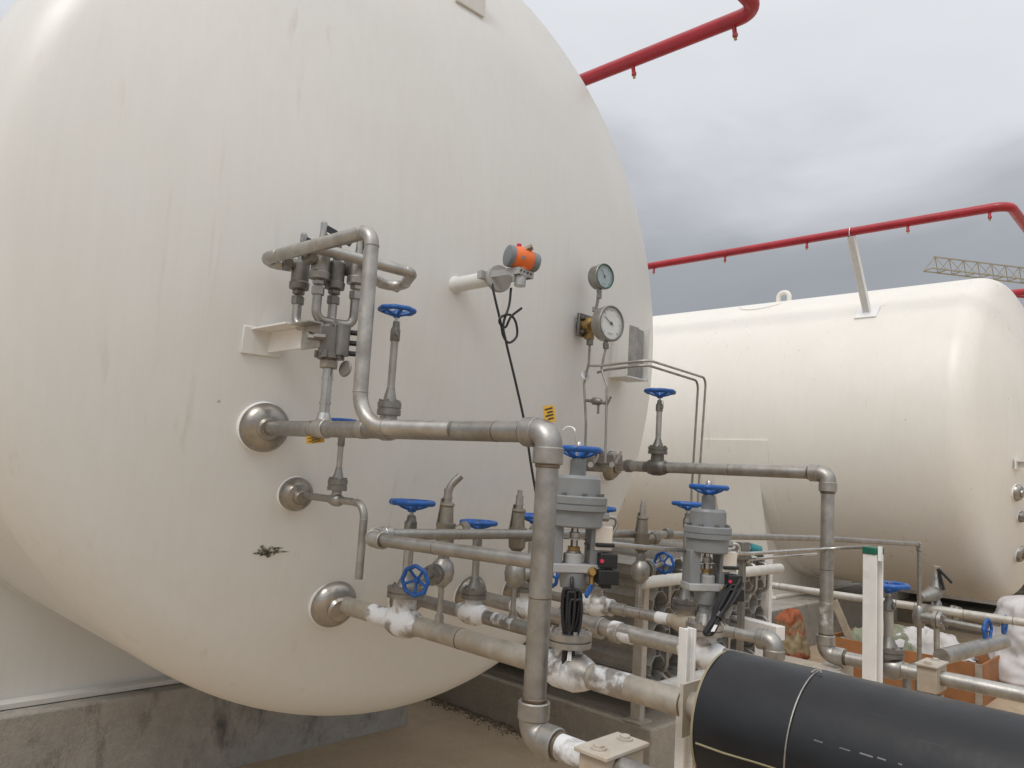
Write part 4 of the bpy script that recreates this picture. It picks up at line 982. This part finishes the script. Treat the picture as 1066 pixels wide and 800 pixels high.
part('body', MB().lathe([(-.14, .024), (-.12, .04), (-.06, .05), (-.04, .038), (.03, .032), (.06, .022)], (v2x.x, v2x.y, zc_), Z_, 16).lathe([(0, .05), (.04, .062), (.08, .055), (.16, .036), (.2, .03)], (v2x.x - .02, v2x.y, zc_ - .09), (-.8, .25, -.15), 16), M['steel'], t)
part('cap', MB().hexn((v2x.x, v2x.y, zc_ + .05), (v2x.x, v2x.y, ztp + .02), .028), M['steel_lt'], t)
part('lever', MB().bar((v2x.x - .03, v2x.y - .02, ztp), (v2x.x - .02, v2x.y - .06, zc_ - .06), .03, .015, X_).bar((v2x.x - .02, v2x.y - .02, ztp), (v2x.x + .03, v2x.y - .10, zc_ + .0), .03, .015, X_), M['black'], t)
# cross pipe from the support towards the bag
c0 = at(984, 684, 'X', 1.0); c1 = at(1044, 667, 'X', 1.55)
pipe('steel cross pipe running behind the boxed support towards the bulk bag', [at(980, 684, 'Z', -1.62), at(1044, 668, 'Z', -1.62)], .047, rings=[], bend='smooth', grp=None)
br_ = at(1040, 637, 'X', 5.6)
pipe('grey pipe stub entering the picture above the white bulk bag', [at(1048, 618, 'Y', -.2), at(1085, 607, 'Y', -1.0) + V((.2, 0, 0))], .06, mat='fin')
# base manifold under the two risers
zb_ = at(957, 692, 'Y', HY).z
single('manifold_pipe', MB().tube([(vx - .12, vy + .06, zb_ - .05), (vx + .3, vy + .06, zb_ - .05)], .035, 16).cyl((vx - .06, vy + .06, zb_ - .05), (vx - .06, vy + .06, GZ), .03, 12).cyl((vx + .22, vy + .06, zb_ - .05), (vx + .22, vy + .06, GZ), .03, 12).cyl((vx, vy, zb_ - .1), (vx, vy, zb_ + .02), .028, 12), M['steel_dk'], 'low steel pipe on legs under the two far right risers', 'pipe')

# crate, sheet, tarp, sacks, plank
cr0 = at(879, 690, 'Z', GZ)
cX, cY = 5.25, .12
t = thing('plywood_crate', 'open orange brown plywood crate on the ground behind the white post', 'crate', (cX, cY, GZ))
L_, W_, H_ = 1.25, .7, .33
for nm, c, s in (('side_panel', (cX, cY - L_ / 2, GZ + H_ / 2), (.018, L_, H_)), ('side_panel', (cX + W_, cY - L_ / 2, GZ + H_ / 2), (.018, L_, H_)), ('end_panel', (cX + W_ / 2, cY - .01, GZ + H_ / 2), (W_ - .02, .018, H_)), ('end_panel', (cX + W_ / 2, cY - L_ + .01, GZ + H_ / 2), (W_ - .02, .018, H_)), ('bottom_panel', (cX + W_ / 2, cY - L_ / 2, GZ + .02), (W_ - .02, L_ - .04, .018))):
    part(nm, MB().box(c, s), M['wood'], t, bev=.002)
for yy in (cY - .03, cY - L_ + .03): part('corner_batten', MB().box((cX - .014, yy, GZ + H_ / 2), (.02, .05, H_)), M['plank'], t)
def drape(name, mat, label, cat, cx, cy, w, l, z0, h, seed, rot=0):
    N = 60; vs = []; fs = []
    for j in range(N + 1):
        for i in range(N + 1):
            u, v = i / N - .5, j / N - .5; q = V((u * 3, v * 3, seed))
            rr = max(abs(u), abs(v)) * 2
            z = z0 + h * (1 - rr ** 2.2) + .06 * noise.noise(q * 1.4) - .06 * abs(noise.noise(q * 2.3)) - .012 * abs(noise.noise(q * 5.1))
            x = cx + u * w * math.cos(rot) - v * l * math.sin(rot) + .05 * noise.noise(q * 2 + V((9, 0, 0))); y = cy + u * w * math.sin(rot) + v * l * math.cos(rot) + .05 * noise.noise(q * 2 + V((0, 9, 0)))
            vs.append((x, y, z))
    n2 = N + 1
    for j in range(N):
        for i in range(N): a = j * n2 + i; fs.append([a, a + 1, a + n2 + 1, a + n2])
    o = single(name, MB().add(vs, fs), mat, label, cat, sharp=80)
    m = o.modifiers.new('Solidify', 'SOLIDIFY'); m.thickness = .006; return o
drape('tarpaulin', M['tarp'], 'grey green tarpaulin heaped in the orange crate', 'tarp', cX + .3, cY - .42, .6, .7, GZ + .26, .24, 3)
drape('dust_sheet', M['cloth'], 'crumpled white sheet lying over the orange crate', 'sheet', cX + .35, cY - .72, .55, .75, GZ + .30, .2, 11, .3)
single('timber_plank', MB().bar(at(868, 625, 'X', 5.3), V((5.3, cY - .2, GZ + .3)), .06, .03), M['plank'], 'pale timber plank leaning beside the grey pipe on the plinth', 'plank')

def lumpy(c, sx_, sy_, h, seed, tilt=0, neck=.75, N=64, K=40, amp=.12, fold=0, ridge=.35):
    vs = []; fs = []
    for j in range(K + 1):
        tt = j / K
        prof = (math.sin(min(tt * 6, 1) * PI / 2)) * (1 - (1 - neck) * tt ** 1.5)
        if tt > .9: prof *= max(.05, math.sqrt(max(0, 1 - ((tt - .9) / .1) ** 2)))
        for i in range(N):
            a = 2 * PI * i / N; ca, sa_ = math.cos(a), math.sin(a)
            k = (abs(ca) ** 3 + abs(sa_) ** 3) ** (-1 / 3)
            q = V((ca * 1.2, sa_ * 1.2, tt * 2.2 + seed)); nz_ = noise.noise(q * 1.3) + .6 * noise.noise(q * 2.9) - ridge * abs(noise.noise(q * 3.7)) * 1.6 + .06 * abs(noise.noise(q * 8))
            r = k * prof * (1 + amp * nz_)
            x, y = sx_ * r * ca, sy_ * r * sa_
            vs.append((c[0] + x + tilt * tt * h, c[1] + y - tilt * .6 * tt * h, c[2] + tt * h * (1 + .05 * nz_) + fold * tt * (x - y) * .5))
    for j in range(K):
        for i in range(N): i2 = (i + 1) % N; fs.append([j * N + i, j * N + i2, (j + 1) * N + i2, (j + 1) * N + i])
    fs.append(list(range(N))[::-1]); fs.append([K * N + i for i in range(N)])
    return MB().add(vs, fs)
sk = at(826, 678, 'Y', P2Y - .22); 
single('paper_sack', lumpy((sk.x, P2Y - .22, GZ), .18, .14, .50, 2.2, -.12, .62, amp=.24, fold=.7, ridge=.5), M['sack'], 'crumpled orange and tan printed paper sack standing by the plinth', 'sack', sharp=50)
bgp = at(1075, 700, 'Z', GZ)
single('bulk_bag', lumpy((6.2, -1.42, GZ), .46, .42, .84, 5.1, 0, .8, amp=.16, ridge=.45, N=80, K=50), M['cloth'], 'white fabric bulk bag at the right edge of the picture', 'bag', sharp=60)

# ------------------------------------------------------------------ tower crane jib far away
t = thing('tower_crane', 'distant yellow lattice tower crane jib above the far tank', 'crane', (0, 0, GZ))
ORG[t.name] = V((0, 0, GZ))
j0 = CAM + ray(966, 281) * 78; rr_ = ray(1066, 293); j1 = CAM + rr_ * ((j0.z - CAM.z) / rr_.z); dj = (j1 - j0); dj.normalize()
sd = dj.cross(Z_).normalized()
b = MB(); Lj = 46; hB = 1.25; wB = .55; st = 1.45
for s in (-1, 1): b.bar(j0 + sd * s * wB, j0 + sd * s * wB + dj * Lj, .10, .10)
b.bar(j0 + Z_ * hB + dj * .6, j0 + Z_ * hB + dj * Lj, .10, .10)
k = 0
while k * st < Lj - st:
    a = j0 + dj * (k * st); c = j0 + dj * ((k + .5) * st) + Z_ * hB; e = j0 + dj * ((k + 1) * st)
    for s in (-1, 1): b.bar(a + sd * s * wB, c, .05, .05); b.bar(c, e + sd * s * wB, .05, .05)
    b.bar(a + sd * wB, a - sd * wB, .07, .07); k += 1
part('jib', b, M['khaki'], t)
b = MB(); mc_ = j0 + dj * Lj
for su in (-.8, .8):
    for sv_ in (-.8, .8): b.bar(V((mc_.x + su, mc_.y + sv_, GZ)), V((mc_.x + su, mc_.y + sv_, mc_.z + 4)), .16, .16)
for k in range(int((mc_.z - GZ + 4) / 1.6)):
    z = GZ + k * 1.6
    for su in (-.8, .8): b.bar((mc_.x + su, mc_.y - .8, z), (mc_.x + su, mc_.y + .8, z + 1.6), .08, .08); b.bar((mc_.x - .8, mc_.y + su, z), (mc_.x + .8, mc_.y + su, z + 1.6), .08, .08)
part('mast', b, M['khaki'], t)
t.location = V((mc_.x, mc_.y, GZ))
for c in t.children: c.location = V((0, 0, GZ)) - t.location

# ------------------------------------------------------------------ lift everything so the ground is z = 0
for o in D.objects:
    if o.parent is None: o.location.z -= GZ

# ------------------------------------------------------------------ camera, light, world
cam = D.cameras.new('camera'); co = D.objects.new('camera', cam); COL.objects.link(co)
mw = Matrix((RGT, UPV, -fwd)).transposed().to_4x4(); mw.translation = CAM - V((0, 0, GZ)); co.matrix_world = mw
cam.sensor_fit = 'HORIZONTAL'; cam.sensor_width = 36; cam.lens = FPX / CW * 36; cam.clip_end = 3000; cam.clip_start = .05
SC.camera = co
SUN_EL, SUN_DIR = math.radians(52), V((-.985, -.17, 0)).normalized()
sl = D.lights.new('sun', 'SUN'); sl.energy = 1.15; sl.angle = math.radians(18); sl.color = (1, .96, .9)
so = D.objects.new('sun', sl); COL.objects.link(so)
dv = V((SUN_DIR.x * math.cos(SUN_EL), SUN_DIR.y * math.cos(SUN_EL), math.sin(SUN_EL)))
so.rotation_euler = (-dv).to_track_quat('-Z', 'Y').to_euler(); so.location = (0, 0, 30)
w = D.worlds.new('World'); SC.world = w; w.use_nodes = True; nt = w.node_tree
bg = nt.nodes['Background']; bg.inputs['Strength'].default_value = .1
sky = nt.nodes.new('ShaderNodeTexSky'); sky.sky_type = 'NISHITA'; sky.sun_disc = False; sky.sun_elevation = SUN_EL
sky.sun_rotation = math.atan2(SUN_DIR.x, SUN_DIR.y); sky.air_density = 1; sky.dust_density = 2
tc_ = nt.nodes.new('ShaderNodeTexCoord'); sep = nt.nodes.new('ShaderNodeSeparateXYZ'); nt.links.new(tc_.outputs['Generated'], sep.inputs[0])
def rampw(fac, stops):
    q = nt.nodes.new('ShaderNodeValToRGB'); e = q.color_ramp.elements
    while len(e) < len(stops): e.new(.5)
    for i, (p, c) in enumerate(stops): e[i].position = p; e[i].color = (*c, 1)
    nt.links.new(fac, q.inputs[0]); return q.outputs[0]
mp = nt.nodes.new('ShaderNodeMapping'); mp.inputs['Scale'].default_value = (1, 1, 2.6); nt.links.new(tc_.outputs['Generated'], mp.inputs[0])
nz_ = nt.nodes.new('ShaderNodeTexNoise'); nz_.inputs['Scale'].default_value = 2.3; nz_.inputs['Detail'].default_value = 5; nz_.inputs['Roughness'].default_value = .5; nz_.inputs['Distortion'].default_value = .4
nt.links.new(mp.outputs[0], nz_.inputs['Vector'])
ad = nt.nodes.new('ShaderNodeMath'); ad.operation = 'MULTIPLY_ADD'; nt.links.new(nz_.outputs['Fac'], ad.inputs[0]); ad.inputs[1].default_value = .34; nt.links.new(sep.outputs['Z'], ad.inputs[2])
cl = rampw(ad.outputs[0], [(.16, (.47, .485, .50)), (.34, (.295, .31, .333)), (.45, (.36, .377, .405)), (.60, (.67, .69, .725)), (.80, (.80, .82, .855)), (1.0, (1.0, 1.0, 1.0))])
mul = nt.nodes.new('ShaderNodeVectorMath'); mul.operation = 'SCALE'; nt.links.new(cl, mul.inputs[0])
dt = nt.nodes.new('ShaderNodeVectorMath'); dt.operation = 'DOT_PRODUCT'; nt.links.new(tc_.outputs['Generated'], dt.inputs[0]); dt.inputs[1].default_value = (-.58, -.64, .5)
mr = nt.nodes.new('ShaderNodeMapRange'); mr.inputs['From Min'].default_value = -.1; mr.inputs['From Max'].default_value = 1; mr.inputs['To Min'].default_value = 10; mr.inputs['To Max'].default_value = 14.5
nt.links.new(dt.outputs['Value'], mr.inputs[0]); nt.links.new(mr.outputs[0], mul.inputs['Scale'])
mx = nt.nodes.new('ShaderNodeMix'); mx.data_type = 'RGBA'; mx.inputs[0].default_value = .96
nt.links.new(sky.outputs[0], mx.inputs[6]); nt.links.new(mul.outputs[0], mx.inputs[7]); nt.links.new(mx.outputs[2], bg.inputs['Color'])
SC.view_settings.view_transform = 'Standard'; SC.view_settings.look = 'None'; SC.view_settings.exposure = 0.10; SC.view_settings.gamma = 1; SC.view_settings.use_curve_mapping = False
SC.render.engine = 'CYCLES'
